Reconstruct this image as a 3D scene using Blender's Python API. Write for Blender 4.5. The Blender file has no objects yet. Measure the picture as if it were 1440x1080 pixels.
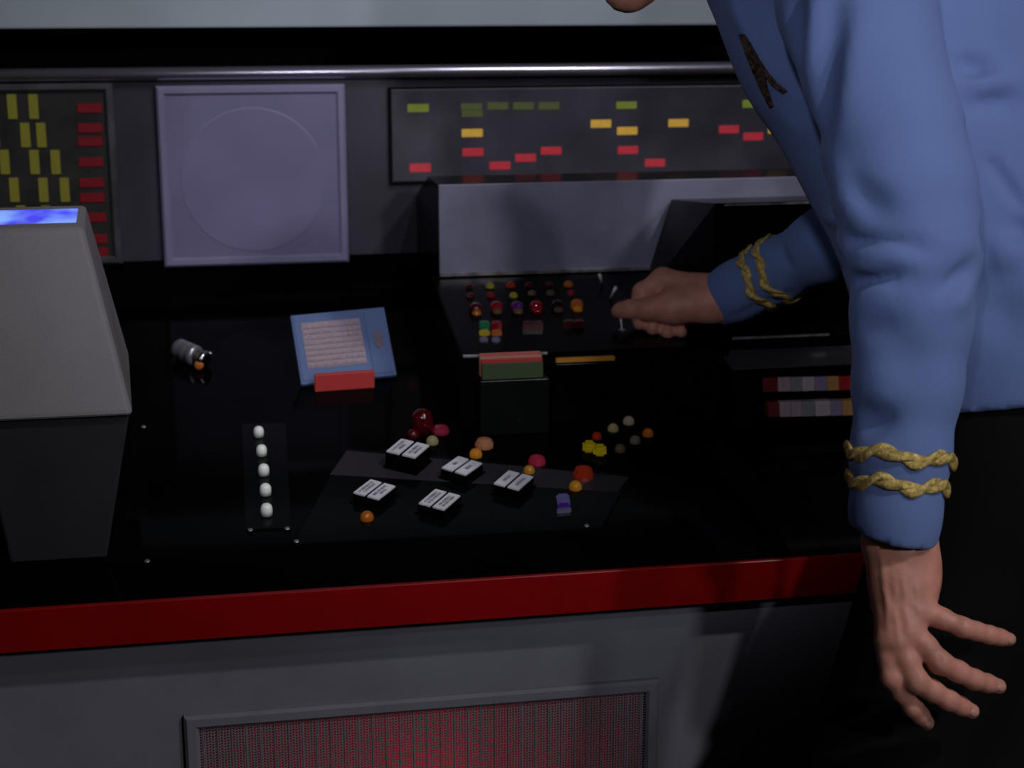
import bpy, bmesh, math, random
import numpy as np
from mathutils import Vector, Matrix
random.seed(7)

# ------------------------------------------------------------------ camera
FPX = 2300.0
PSI = math.radians(10.5); TH = math.radians(14.0)
CAM = np.array([0.0, 0.0, 1.347])
FW = np.array([math.sin(PSI)*math.cos(TH), math.cos(PSI)*math.cos(TH), -math.sin(TH)])
RT = np.array([math.cos(PSI), -math.sin(PSI), 0.0])
UP = np.cross(RT, FW)
scn = bpy.context.scene
COL = scn.collection
cd = bpy.data.cameras.new('camera'); cam = bpy.data.objects.new('camera', cd); COL.objects.link(cam)
cd.sensor_width = 36.0; cd.lens = 36.0*FPX/1440.0
cam.matrix_world = Matrix(((RT[0], UP[0], -FW[0], CAM[0]), (RT[1], UP[1], -FW[1], CAM[1]), (RT[2], UP[2], -FW[2], CAM[2]), (0, 0, 0, 1)))
cd.dof.use_dof = True; cd.dof.focus_distance = 1.55; cd.dof.aperture_fstop = 7.0
scn.camera = cam

# ------------------------------------------------------------------ world and studio lamps
w = bpy.data.worlds.new('dim_set'); scn.world = w; w.use_nodes = True
w.node_tree.nodes['Background'].inputs[0].default_value = (0.55, 0.6, 0.8, 1)
w.node_tree.nodes['Background'].inputs[1].default_value = 0.004

def area(name, loc, aim, size, watt, col, spread=120):
    l = bpy.data.lights.new(name, 'AREA'); l.shape = 'DISK'; l.size = size; l.energy = watt; l.color = col
    l.spread = math.radians(spread)
    o = bpy.data.objects.new(name, l); COL.objects.link(o); o.location = loc
    d = Vector(aim) - Vector(loc); o.rotation_euler = d.to_track_quat('-Z', 'Y').to_euler()
    return o
def spot(name, loc, aim, deg, blend, size, watt, col):
    l = bpy.data.lights.new(name, 'SPOT'); l.spot_size = math.radians(deg); l.spot_blend = blend; l.shadow_soft_size = size; l.energy = watt; l.color = col
    o = bpy.data.objects.new(name, l); COL.objects.link(o); o.location = loc
    d = Vector(aim) - Vector(loc); o.rotation_euler = d.to_track_quat('-Z', 'Y').to_euler()
    return o
area('stage_lamp_high', (1.9, -0.85, 4.1), (0.4, 1.9, 0.9), 0.18, 19, (1.0, 0.96, 0.95))
area('stage_lamp_side', (2.1, -0.5, 2.9), (0.4, 1.8, 0.9), 0.16, 2.6, (0.95, 0.95, 1.0))
area('stage_lamp_fill', (0.9, -0.8, 1.9), (0.4, 1.9, 1.0), 0.14, 5.0, (0.95, 0.95, 1.0))
spot('stage_lamp_left', (-1.6, -0.7, 2.3), (0.60, 1.40, 1.36), 16, 0.8, 0.06, 12, (0.9, 0.94, 1.0))
spot('stage_lamp_back', (-0.7, -0.9, 2.4), (0.47, 2.05, 1.03), 22, 0.4, 0.07, 62, (0.90, 0.90, 1.0))
spot('stage_lamp_top', (1.0, -0.1, 4.15), (0.28, 2.10, 1.05), 19, 0.4, 0.05, 80, (0.92, 0.92, 1.0))
scn.view_settings.view_transform = 'Standard'; scn.view_settings.look = 'None'
scn.view_settings.gamma = 1.0; scn.view_settings.use_curve_mapping = False
scn.view_settings.exposure = 0.0

# ------------------------------------------------------------------ points in the place from picture coordinates
def ray(x, y): return FW + (x-720.0)/FPX*RT - (y-540.0)/FPX*UP
def P(x, y, d): return CAM + d*ray(x, y)
def on_plane(x, y, n, p):
    r = ray(x, y); n = np.asarray(n, float); return CAM + r*(np.dot(n, np.asarray(p, float)-CAM)/np.dot(n, r))
Y0, Z0 = 1.475, 0.780            # desk front edge
SL = math.radians(10)            # desk rises towards the back
DN = np.array([0, -math.sin(SL), math.cos(SL)])
def desk(x, y, h=0.0): return on_plane(x, y, DN, np.array([0, Y0, Z0]) + DN*h)
def desk_z(y): return Z0 + (y-Y0)*math.tan(SL)
def yplane(x, y, Y): return on_plane(x, y, (0, 1, 0), (0, Y, 0))

# ------------------------------------------------------------------ materials
MATS = {}
def mat(name, col, rough=0.5, spec=0.5, metal=0.0, coat=0.0, emis=None, es=0.0, noise=0.0, nscale=40, bump=0.0, bscale=200, sss=0.0, trans=0.0):
    if name in MATS: return MATS[name]
    m = bpy.data.materials.new(name); m.use_nodes = True; MATS[name] = m
    nt = m.node_tree; b = nt.nodes['Principled BSDF']
    b.inputs['Base Color'].default_value = (*col, 1); b.inputs['Roughness'].default_value = rough
    b.inputs['Specular IOR Level'].default_value = spec; b.inputs['Metallic'].default_value = metal
    b.inputs['Coat Weight'].default_value = coat; b.inputs['Coat Roughness'].default_value = 0.05
    b.inputs['Transmission Weight'].default_value = trans
    if sss: b.inputs['Subsurface Weight'].default_value = sss; b.inputs['Subsurface Radius'].default_value = (0.01, 0.004, 0.002); b.inputs['Subsurface Scale'].default_value = 0.5
    if emis: b.inputs['Emission Color'].default_value = (*emis, 1); b.inputs['Emission Strength'].default_value = es
    tc = nt.nodes.new('ShaderNodeTexCoord')
    if noise:
        n = nt.nodes.new('ShaderNodeTexNoise'); n.inputs['Scale'].default_value = nscale; n.inputs['Detail'].default_value = 5
        nt.links.new(tc.outputs['Object'], n.inputs['Vector'])
        r = nt.nodes.new('ShaderNodeValToRGB')
        r.color_ramp.elements[0].position = 0.3; r.color_ramp.elements[1].position = 0.7
        r.color_ramp.elements[0].color = (*[c*(1-noise) for c in col], 1); r.color_ramp.elements[1].color = (*[min(1, c*(1+noise)) for c in col], 1)
        nt.links.new(n.outputs['Fac'], r.inputs['Fac']); nt.links.new(r.outputs['Color'], b.inputs['Base Color'])
    if bump:
        n2 = nt.nodes.new('ShaderNodeTexNoise'); n2.inputs['Scale'].default_value = bscale; n2.inputs['Detail'].default_value = 3
        nt.links.new(tc.outputs['Object'], n2.inputs['Vector'])
        bp = nt.nodes.new('ShaderNodeBump'); bp.inputs['Strength'].default_value = bump; bp.inputs['Distance'].default_value = 0.002
        nt.links.new(n2.outputs['Fac'], bp.inputs['Height']); nt.links.new(bp.outputs['Normal'], b.inputs['Normal'])
    return m
M_WALL = mat('wall_grey', (0.36, 0.425, 0.48), 0.7, 0.2, noise=0.06, nscale=9)
M_RECESS = mat('matte_black', (0.003, 0.003, 0.0035), 0.8, 0.1)
M_DESK = mat('gloss_black', (0.0012, 0.0012, 0.0014), 0.08, 0.02, noise=0.3, nscale=6)
M_PLATE = mat('plate_black', (0.0015, 0.002, 0.0022), 0.16, 0.06)
M_REFLECTION = mat('plate_reflection', (0.020, 0.018, 0.023), 0.5, 0.3)  # lighter grey that paints the housing's reflection on the plate
M_BLACK = mat('satin_black', (0.0015, 0.0015, 0.0018), 0.22, 0.06)
M_GLINT = mat('edge_glint', (0.60, 0.56, 0.58), 0.25, 0.7, metal=0.8, noise=0.5, nscale=60)  # pale metal that paints glints along the black edges
M_RED = mat('red_trim', (0.19, 0.0015, 0.002), 0.35, 0.16, noise=0.12, nscale=7)
M_PANEL = mat('panel_grey', (0.135, 0.135, 0.165), 0.75, 0.2, noise=0.08, nscale=14, bump=0.15, bscale=300)
M_BACK = mat('back_charcoal', (0.040, 0.038, 0.056), 0.34, 0.5, noise=0.35, nscale=7)
M_BOXF = mat('brushed_grey', (0.215, 0.215, 0.31), 0.33, 0.55, noise=0.22, nscale=11)
M_SCRF = mat('screen_frame', (0.21, 0.195, 0.33), 0.4, 0.5, noise=0.12, nscale=12)
M_SCR = mat('screen_grey', (0.165, 0.15, 0.28), 0.45, 0.5, noise=0.12, nscale=10)
M_DISC = mat('screen_disc', (0.182, 0.165, 0.305), 0.4, 0.5, noise=0.10, nscale=10)
M_STRIP = mat('strip_grey', (0.050, 0.046, 0.066), 0.4, 0.5, noise=0.35, nscale=12)
M_LPB = mat('panel_dark', (0.022, 0.020, 0.020), 0.45, 0.4, noise=0.4, nscale=25)
M_LPF = mat('panel_rim', (0.06, 0.06, 0.072), 0.35, 0.5, noise=0.4, nscale=15)
M_HOOD = mat('hood_grey', (0.17, 0.164, 0.175), 0.6, 0.3, noise=0.05, nscale=20, bump=0.25, bscale=500)
M_PED = mat('pedestal_dark', (0.020, 0.019, 0.023), 0.4, 0.4, noise=0.15, nscale=12)
M_WHITE = mat('cap_white', (0.75, 0.78, 0.74), 0.35, 0.5)
M_LABEL = mat('label_white', (0.56, 0.55, 0.60), 0.4, 0.4, noise=0.08, nscale=200)
M_INK = mat('label_ink', (0.03, 0.03, 0.06), 0.6, 0.2)
M_CHROME = mat('chrome', (0.55, 0.55, 0.6), 0.22, 0.5, metal=1.0)
M_STEEL = mat('steel', (0.42, 0.41, 0.48), 0.35, 0.5, metal=0.75)
M_FLOOR = mat('floor_dark', (0.025, 0.025, 0.028), 0.6, 0.3, noise=0.2, nscale=20)
M_GRILLE = mat('grille_metal', (0.15, 0.15, 0.175), 0.55, 0.3)
M_GLOW = mat('grille_cloth', (0.30, 0.09, 0.10), 0.8, 0.1, noise=0.25, nscale=60)

def gem(name, col, e=0.0, rough=0.07):
    return mat('gem_'+name, tuple(min(1, c*1.1) for c in col), rough, 0.6, coat=0.6, emis=col if e else None, es=e*0.4, trans=0.55)
def lamp_mat(name, col, e): return mat('lamp_'+name, tuple(c*0.5 for c in col), 0.4, 0.5, emis=col, es=e, noise=0.25, nscale=150)

def shirt_mat():
    m = mat('blue_cloth', (0.118, 0.175, 0.385), 0.85, 0.15)
    nt = m.node_tree; b = nt.nodes['Principled BSDF']; b.inputs['Sheen Weight'].default_value = 0.12; b.inputs['Sheen Tint'].default_value = (0.5, 0.6, 0.9, 1)
    tc = nt.nodes.new('ShaderNodeTexCoord'); bp = nt.nodes.new('ShaderNodeBump'); bp.inputs['Strength'].default_value = 0.25; bp.inputs['Distance'].default_value = 0.001
    n = nt.nodes.new('ShaderNodeTexNoise'); n.inputs['Scale'].default_value = 700
    n2 = nt.nodes.new('ShaderNodeTexNoise'); n2.inputs['Scale'].default_value = 18; n2.inputs['Detail'].default_value = 2
    ad = nt.nodes.new('ShaderNodeMath'); ad.operation = 'MULTIPLY_ADD'; ad.inputs[1].default_value = 4.0
    nt.links.new(tc.outputs['Object'], n.inputs['Vector']); nt.links.new(tc.outputs['Object'], n2.inputs['Vector'])
    nt.links.new(n2.outputs['Fac'], ad.inputs[0]); nt.links.new(n.outputs['Fac'], ad.inputs[2])
    nt.links.new(ad.outputs[0], bp.inputs['Height']); nt.links.new(bp.outputs['Normal'], b.inputs['Normal'])
    return m
M_SHIRT = shirt_mat()
M_TROUSER = mat('black_cloth', (0.0035, 0.0035, 0.004), 0.9, 0.1, bump=0.2, bscale=600)
M_BOOT = mat('boot_black', (0.006, 0.006, 0.006), 0.35, 0.4)
M_HAIR = mat('hair_black', (0.008, 0.007, 0.007), 0.45, 0.4, bump=0.4, bscale=300)
M_SKIN = mat('skin', (0.50, 0.22, 0.165), 0.5, 0.35, noise=0.16, nscale=55, bump=0.22, bscale=160, sss=0.12)
M_NAIL = mat('nail', (0.48, 0.26, 0.21), 0.3, 0.5)
M_GOLD = mat('gold_braid', (0.78, 0.48, 0.15), 0.28, 0.5, metal=0.45, noise=0.6, nscale=260, bump=0.8, bscale=900)
M_BADGE = mat('badge_sequin', (0.060, 0.036, 0.024), 0.4, 0.5, noise=1.0, nscale=220, bump=1.0, bscale=350)
M_EYE = mat('eye', (0.7, 0.68, 0.64), 0.2, 0.5)

# ------------------------------------------------------------------ object helpers
WLOC = {}
def link(o, parent=None):
    COL.objects.link(o); WLOC[o.name] = Vector(o.location)
    if parent is not None:
        o.parent = parent; o.matrix_parent_inverse = Matrix.Translation(-WLOC[parent.name])
    return o
def tag(o, label=None, cat=None, group=None, kind=None):
    if label: o['label'] = label
    if cat: o['category'] = cat
    if group: o['group'] = group
    if kind: o['kind'] = kind
    return o
def thing(name, loc, label, cat, group=None):
    o = bpy.data.objects.new(name, None); o.location = Vector(loc); o.empty_display_size = 0.05
    link(o); return tag(o, label, cat, group)
def from_mesh(name, me, material, parent=None, loc=None, rot=None):
    if material is not None and len(me.materials) == 0: me.materials.append(material)
    o = bpy.data.objects.new(name, me)
    if loc is not None: o.location = Vector(loc)
    if rot is not None: o.rotation_euler = rot
    return link(o, parent)
def raw(name, verts, faces, material, parent=None, smooth=False):
    v = np.asarray(verts, float); c = (v.min(0)+v.max(0))/2; c[2] = v[:, 2].min()
    me = bpy.data.meshes.new(name); me.from_pydata([tuple(p) for p in (v-c)], [], [tuple(int(i) for i in f) for f in faces]); me.update()
    if smooth: me.polygons.foreach_set('use_smooth', [True]*len(me.polygons))
    return from_mesh(name, me, material, parent, loc=c)
def bm_obj(name, bm, material, parent=None, smooth=False):
    bmesh.ops.recalc_face_normals(bm, faces=bm.faces)
    v = np.array([tuple(x.co) for x in bm.verts]); c = (v.min(0)+v.max(0))/2; c[2] = v[:, 2].min()
    bmesh.ops.translate(bm, verts=bm.verts, vec=Vector(-c))
    me = bpy.data.meshes.new(name); bm.to_mesh(me); bm.free()
    if smooth: me.polygons.foreach_set('use_smooth', [True]*len(me.polygons))
    return from_mesh(name, me, material, parent, loc=c)
HEXF = [(0, 1, 2, 3), (7, 6, 5, 4), (0, 4, 5, 1), (1, 5, 6, 2), (2, 6, 7, 3), (3, 7, 4, 0)]
def hexa(name, bot, top, material, parent=None, bevel=0.0, seg=2):
    bm = bmesh.new(); vs = [bm.verts.new(tuple(p)) for p in list(bot)+list(top)]
    for f in HEXF: bm.faces.new([vs[i] for i in f])
    if bevel: bmesh.ops.bevel(bm, geom=list(bm.edges), offset=bevel, segments=seg, affect='EDGES', profile=0.6)
    return bm_obj(name, bm, material, parent)
def box(name, x0, x1, y0, y1, z0, z1, material, parent=None, bevel=0.0, seg=2):
    return hexa(name, [(x0, y0, z0), (x1, y0, z0), (x1, y1, z0), (x0, y1, z0)], [(x0, y0, z1), (x1, y0, z1), (x1, y1, z1), (x0, y1, z1)], material, parent, bevel, seg)
def prism_x(name, prof, x0, x1, material, parent=None, bevel=0.0, seg=2):
    """profile in (y,z) run along x"""
    bm = bmesh.new(); a = [bm.verts.new((x0, y, z)) for y, z in prof]; b = [bm.verts.new((x1, y, z)) for y, z in prof]
    n = len(prof); bm.faces.new(a); bm.faces.new(b[::-1])
    for i in range(n): bm.faces.new([a[i], a[(i+1) % n], b[(i+1) % n], b[i]])
    if bevel: bmesh.ops.bevel(bm, geom=list(bm.edges), offset=bevel, segments=seg, affect='EDGES')
    return bm_obj(name, bm, material, parent)
def slab(name, quad, n, h, material, parent=None, bevel=0.0, sink=0.0):
    """polygon of world points given thickness h along n"""
    n = np.asarray(n, float); n = n/np.linalg.norm(n)
    bm = bmesh.new(); a = [bm.verts.new(tuple(np.asarray(p)-n*sink)) for p in quad]; b = [bm.verts.new(tuple(np.asarray(p)+n*h)) for p in quad]
    k = len(quad); bm.faces.new(a); bm.faces.new(b[::-1])
    for i in range(k): bm.faces.new([a[i], a[(i+1) % k], b[(i+1) % k], b[i]])
    if bevel: bmesh.ops.bevel(bm, geom=list(bm.edges), offset=bevel, segments=2, affect='EDGES')
    return bm_obj(name, bm, material, parent)
def frame_xz(name, x0, x1, z0, z1, wl, y0, y1, material, parent=None, lip=0.0):
    """rectangular picture frame facing -y; lip bevels its inner and outer edges"""
    o = [(x0, z0), (x1, z0), (x1, z1), (x0, z1)]; i = [(x0+wl, z0+wl), (x1-wl, z0+wl), (x1-wl, z1-wl), (x0+wl, z1-wl)]
    def inset(q, d): 
        s = [(1, 1), (-1, 1), (-1, -1), (1, -1)]; return [(a+sx*d, b+sz*d) for (a, b), (sx, sz) in zip(q, s)]
    rings = [(o, y1), (o, y0+lip), (inset(o, lip), y0), (inset(i, -lip), y0), (i, y0+lip), (i, y1)]
    V = []; F = []
    for q, y in rings: V += [(a, y, b) for a, b in q]
    for r in range(len(rings)):
        r2 = (r+1) % len(rings)
        for k in range(4): F.append((r*4+k, r*4+(k+1) % 4, r2*4+(k+1) % 4, r2*4+k))
    ob = raw(name, V, F, material, parent)
    bm = bmesh.new(); bm.from_mesh(ob.data); bmesh.ops.recalc_face_normals(bm, faces=bm.faces); bm.to_mesh(ob.data); bm.free()
    return ob
def lathe_mesh(name, prof, n=20, smooth=True):
    V = [(r*math.cos(2*math.pi*k/n), r*math.sin(2*math.pi*k/n), z) for r, z in prof for k in range(n)]
    F = [(i*n+k, i*n+(k+1) % n, (i+1)*n+(k+1) % n, (i+1)*n+k) for i in range(len(prof)-1) for k in range(n)]
    F.append(tuple(range(n))[::-1]); F.append(tuple(range((len(prof)-1)*n, len(prof)*n)))
    me = bpy.data.meshes.new(name); me.from_pydata(V, [], F); me.update()
    if smooth: me.polygons.foreach_set('use_smooth', [True]*(len(me.polygons)-2)+[False, True])
    return me
def tube(name, pts, rad, material, parent=None, n=10):
    pts = [np.asarray(p, float) for p in pts]; V = []; F = []
    rad = rad if hasattr(rad, '__len__') else [rad]*len(pts)
    for i, p in enumerate(pts):
        t = pts[min(i+1, len(pts)-1)]-pts[max(i-1, 0)]; t /= np.linalg.norm(t)
        u = np.cross(t, (0.31, 0.2, 0.93)); u /= np.linalg.norm(u); v = np.cross(t, u)
        V += [p+rad[i]*(math.cos(2*math.pi*k/n)*u+math.sin(2*math.pi*k/n)*v) for k in range(n)]
    for i in range(len(pts)-1):
        F += [(i*n+k, i*n+(k+1) % n, (i+1)*n+(k+1) % n, (i+1)*n+k) for k in range(n)]
    F.append(tuple(range(n))[::-1]); F.append(tuple(range((len(pts)-1)*n, len(pts)*n)))
    return raw(name, V, F, material, parent, True)

# ================================================================== the setting
tag(box('floor', -3, 4, -3, 3.2, -0.05, 0.0, M_FLOOR), kind='structure')
wb = box('wall_back', -2.2, 2.6, 2.24, 2.5, 1.281, 1.345, M_WALL, bevel=0.003); tag(wb, kind='structure')
tag(box('trim_2', -2.2, 2.6, 2.26, 2.5, 1.345, 2.5, M_RECESS, bevel=0.003), kind='structure')
tag(box('trim_1', -2.2, 2.6, 2.42, 2.5, 0.0, 1.281, M_RECESS), kind='structure')

# ================================================================== the console desk
XL, XR = -1.0, 1.75
YB = 2.28
con = thing('console_desk', (0.35, 1.9, 0.0), 'long gloss black control desk with red front edge and grey lower panel', 'console')
prism_x('desktop', [(Y0, Z0), (YB+0.02, desk_z(YB+0.02)), (YB+0.02, 0.70), (Y0, 0.742)], XL, XR, M_DESK, con)
o = prism_x('front_trim', [(Y0-0.004, Z0-0.041), (Y0-0.004, Z0-0.0008), (Y0-0.0032, Z0+0.0003), (Y0+0.0008, Z0+0.0005), (Y0+0.0008, Z0-0.041)], XL, XR, M_RED, con)
tag(o, label='deep red edge strip along desk front')
YP = Y0+0.030
# back panel with cove at its foot
rc = 0.045
zc0 = desk_z(YB)+rc
box('back_panel', XL, XR, YB, YB+0.05, zc0, 1.2125, M_BACK, con)
prof = [(YB+0.05, zc0), (YB, zc0)]
for k in range(1, 9):
    a = math.pi/2*k/8*(80/90); prof.append((YB-rc+rc*math.cos(a), zc0-rc*math.sin(a)))
prof += [(YB-rc*1.25, desk_z(YB-rc*1.25)-0.001), (YB+0.05, desk_z(YB)-0.05)]
o = prism_x('cove', prof, XL, XR, M_DESK, con)
# rounded top moulding
mp = [(YB-0.006+0.012*math.cos(a), 1.220+0.009*math.sin(a)) for a in [2*math.pi*k/14 for k in range(14)]] 
mo = prism_x('top_moulding', mp, XL, XR, mat('moulding_gloss', (0.60, 0.58, 0.72), 0.28, 0.7, metal=0.9), con); mo.data.polygons.foreach_set('use_smooth', [True]*len(mo.data.polygons))
prism_x('top_ledge', [(YB+0.002, 1.2125), (YB+0.15, 1.2125), (YB+0.15, 1.222), (YB+0.002, 1.222)], XL, XR, M_RECESS, con)

# grille in the front panel
gl = yplane(258, 1003, YP); gr = yplane(925, 953, YP)
gx0, gx1, gz1 = gl[0], gr[0], (gl[2]+gr[2])/2
gz0 = gz1-0.30
o = frame_xz('grille_frame', gx0, gx1, gz0, gz1, 0.014, YP-0.009, YP+0.001, M_PANEL, con, lip=0.003)
ix0, ix1, iz0, iz1 = gx0+0.014, gx1-0.014, gz0+0.014, gz1-0.014
V = []; F = []
pit = 0.0029; nx = int((ix1-ix0)/pit); nz = int((iz1-iz0)/pit)
yg = YP-0.004
for i in range(nx):
    for j in range(nz):
        cx = ix0+(i+0.5)*(ix1-ix0)/nx; cz = iz0+(j+0.5)*(iz1-iz0)/nz; h = pit/2*1.003; r = pit*0.33
        dz = 0.22*pit if i % 2 else -0.22*pit
        b0 = len(V)
        V += [(cx-h, yg, cz-h), (cx+h, yg, cz-h), (cx+h, yg, cz+h), (cx-h, yg, cz+h), (cx-r, yg, cz-r+dz*0.5), (cx+r, yg, cz-r+dz*0.5), (cx+r, yg, cz+r+dz*0.5), (cx-r, yg, cz+r+dz*0.5)]
        F += [(b0+k, b0+(k+1) % 4, b0+4+(k+1) % 4, b0+4+k) for k in range(4)]
k_ = 0
while ix0+0.004+k_*0.0138 < ix1:                       # thin upright ribs over the perforated sheet
    xr_ = ix0+0.004+k_*0.0138; b0 = len(V); k_ += 1
    V += [(xr_-0.0007, yg+0.0004, iz0), (xr_-0.0004, yg-0.0009, iz0), (xr_+0.0004, yg-0.0009, iz0), (xr_+0.0007, yg+0.0004, iz0), (xr_-0.0007, yg+0.0004, iz1), (xr_-0.0004, yg-0.0009, iz1), (xr_+0.0004, yg-0.0009, iz1), (xr_+0.0007, yg+0.0004, iz1)]
    F += [(b0, b0+1, b0+5, b0+4), (b0+1, b0+2, b0+6, b0+5), (b0+2, b0+3, b0+7, b0+6)]
g = raw('grille_mesh', V, F, M_GRILLE, con); tag(g, label='fine perforated metal mesh glowing red', kind='stuff')
# the panel is cut open behind the grille
bm = bmesh.new()
def addbox(bm, x0, x1, y0, y1, z0, z1):
    vs = [bm.verts.new(p) for p in [(x0, y0, z0), (x1, y0, z0), (x1, y1, z0), (x0, y1, z0), (x0, y0, z1), (x1, y0, z1), (x1, y1, z1), (x0, y1, z1)]]
    for f in HEXF: bm.faces.new([vs[i] for i in f])
addbox(bm, XL, ix0, YP, YP+0.02, 0, 0.745); addbox(bm, ix1, XR, YP, YP+0.02, 0, 0.745)
addbox(bm, ix0, ix1, YP, YP+0.02, iz1, 0.745); addbox(bm, ix0, ix1, YP, YP+0.02, 0, iz0)
o = bm_obj('front_panel', bm, M_PANEL, con); tag(o, label='grey painted panel below desk')
def cloth_mat():
    m = bpy.data.materials.new('backlit_cloth'); m.use_nodes = True; nt = m.node_tree; b = nt.nodes['Principled BSDF']
    b.inputs['Base Color'].default_value = (0.10, 0.06, 0.07, 1); b.inputs['Roughness'].default_value = 0.9
    t = nt.nodes.new('ShaderNodeBsdfTranslucent'); t.inputs[0].default_value = (0.75, 0.07, 0.10, 1)
    mx = nt.nodes.new('ShaderNodeMixShader'); mx.inputs[0].default_value = 0.6
    nt.links.new(b.outputs[0], mx.inputs[1]); nt.links.new(t.outputs[0], mx.inputs[2]); nt.links.new(mx.outputs[0], nt.nodes['Material Output'].inputs[0])
    return m
box('grille_cloth', ix0-0.003, ix1+0.003, YP+0.004, YP+0.005, iz0-0.003, iz1+0.003, cloth_mat(), con)
o = box('lamp_chamber', ix0-0.01, ix1+0.01, YP+0.16, YP+0.165, iz0-0.01, iz1+0.01, M_RECESS, con)
for px, en in ((600, 0.30), (420, 0.05), (790, 0.05)):
    l = bpy.data.lights.new('grille_lamp', 'POINT'); l.energy = en; l.color = (1.0, 0.30, 0.32); l.shadow_soft_size = 0.03
    lo = bpy.data.objects.new('grille_lamp', l); q = yplane(px, 1085, YP); lo.location = (q[0], YP+0.085, q[2]-0.02); COL.objects.link(lo)

# ================================================================== square screen
def xz(x, y, Y): q = yplane(x, y, Y); return q[0], q[2]
ys = YB-0.014
sx0 = (xz(220, 120, ys)[0]+xz(230, 375, ys)[0])/2; sx1 = (xz(482, 120, ys)[0]+xz(494, 370, ys)[0])/2
sz1 = xz(350, 120, ys)[1]; sz0 = xz(360, 372.5, ys)[1]
scr = thing('square_screen', ((sx0+sx1)/2, YB, sz0), 'square grey screen with a large faint disc on the back panel', 'screen')
frame_xz('frame', sx0, sx1, sz0, sz1, 0.0125, ys, YB+0.002, M_SCRF, scr, lip=0.003)
o = box('screen_face', sx0+0.0115, sx1-0.0115, ys+0.0035, YB+0.002, sz0+0.0115, sz1-0.0115, M_SCR, scr)
dc = (xz(357, 254, ys)[0], xz(357, 254, ys)[1]); dr = 0.099
me = lathe_mesh('disc', [(dr, 0), (dr, 0.0003), (dr-0.0015, 0.0008)], 64, False)
o = from_mesh('disc', me, M_DISC, scr, loc=(dc[0], ys+0.0037, dc[1]), rot=(math.pi/2, 0, 0)); tag(o, label='faint pale round disc')

# ================================================================== light panel behind the hood
yl = YB-0.012
lx1 = (xz(160, 115, yl)[0]+xz(170, 372, yl)[0])/2; lz1 = xz(80, 117, yl)[1]; lz0 = xz(160, 372, yl)[1]; lx0 = lx1-0.34
lp = thing('light_panel', ((lx0+lx1)/2, YB, lz0), 'dark framed panel of small yellow upright bars and red bars', 'light panel')
frame_xz('frame', lx0, lx1, lz0, lz1, 0.011, yl, YB+0.002, M_LPF, lp, lip=0.003)
box('backing', lx0+0.01, lx1-0.01, yl+0.006, YB+0.002, lz0+0.01, lz1-0.01, M_LPB, lp)
MY = lamp_mat('yellow', (0.125, 0.115, 0.014), 0.45); MR = lamp_mat('red', (0.11, 0.002, 0.006), 0.45)
def bar(px, py, wpx, hpx, Y, material, parent, th=0.004):
    c = yplane(px, py, Y); s = 2.32/FPX
    return box('light_bar', c[0]-wpx*s/2, c[0]+wpx*s/2, Y-th*0.3, Y+th, c[2]-hpx*s/2, c[2]+hpx*s/2, material, parent, bevel=0.0006, seg=1)
for y, xs in ((150, (-60, -30, 17, 47)), (190, (-45, -8, 35.5, 58)), (228, (-70, -38, 6.5, 48.5, 78)), (267, (-55, -14, 20, 61, 91)), (306, (-62, -20, 30, 65)), (344, (-40, 8, 48))):
    for x in xs: bar(x+(y-150)*0.0, y, 12, 32, yl+0.005, MY, lp)
for y, x in ((152, 126), (180, 127), (199, 127), (228, 128), (257, 129), (278, 130), (306, 132), (336, 134), (355, 135)):
    bar(x, y, 32, 12, yl+0.005, MR, lp)

# ================================================================== long strip panel with coloured lights
yt = YB-0.010
tx0 = xz(551, 190, yt)[0]; tx1 = xz(1230, 190, yt)[0]; tz0 = xz(553, 256, yt)[1]; tz1 = xz(547, 126, yt)[1]
sp = thing('strip_panel', ((tx0+tx1)/2, YB, tz0), 'long grey strip panel with green, yellow and red light blocks', 'light panel')
box('faceplate', tx0, tx1, yt, YB+0.002, tz0, tz1, M_STRIP, sp, bevel=0.0012)
frame_xz('border', tx0-0.003, tx1+0.003, tz0-0.004, tz1+0.003, 0.0035, yt+0.002, YB+0.001, M_RECESS, sp)
MG = lamp_mat('green', (0.16, 0.21, 0.03), 0.45); MG2 = lamp_mat('dim_green', (0.07, 0.085, 0.03), 0.5)
MA = lamp_mat('amber', (0.58, 0.34, 0.05), 0.5); MC = lamp_mat('crimson', (0.42, 0.028, 0.045), 0.5)
for x, y, h, m in ((588, 152, 11, MG), (663, 150, 9, MG2), (664, 160, 9, MG2), (700, 149, 10, MG2), (736, 149, 10, MG2), (772, 149, 10, MG2), (881, 148, 10, MG), (1058, 146, 11, MG),
                   (664, 187, 11, MA), (845, 174, 11, MA), (882, 184, 11, MA), (954, 173, 11, MA), (1094, 182, 11, MA), (1150, 178, 11, MA),
                   (591, 236, 12, MC), (665, 214, 11, MC), (703, 233, 11, MC), (739, 222, 11, MC), (775, 212, 11, MC), (883, 211, 11, MC), (921, 229, 11, MC), (1025, 182, 11, MC), (1059, 192, 11, MC)):
    bar(x, y, 29.5, h, yt, m, sp, 0.003)

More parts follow.
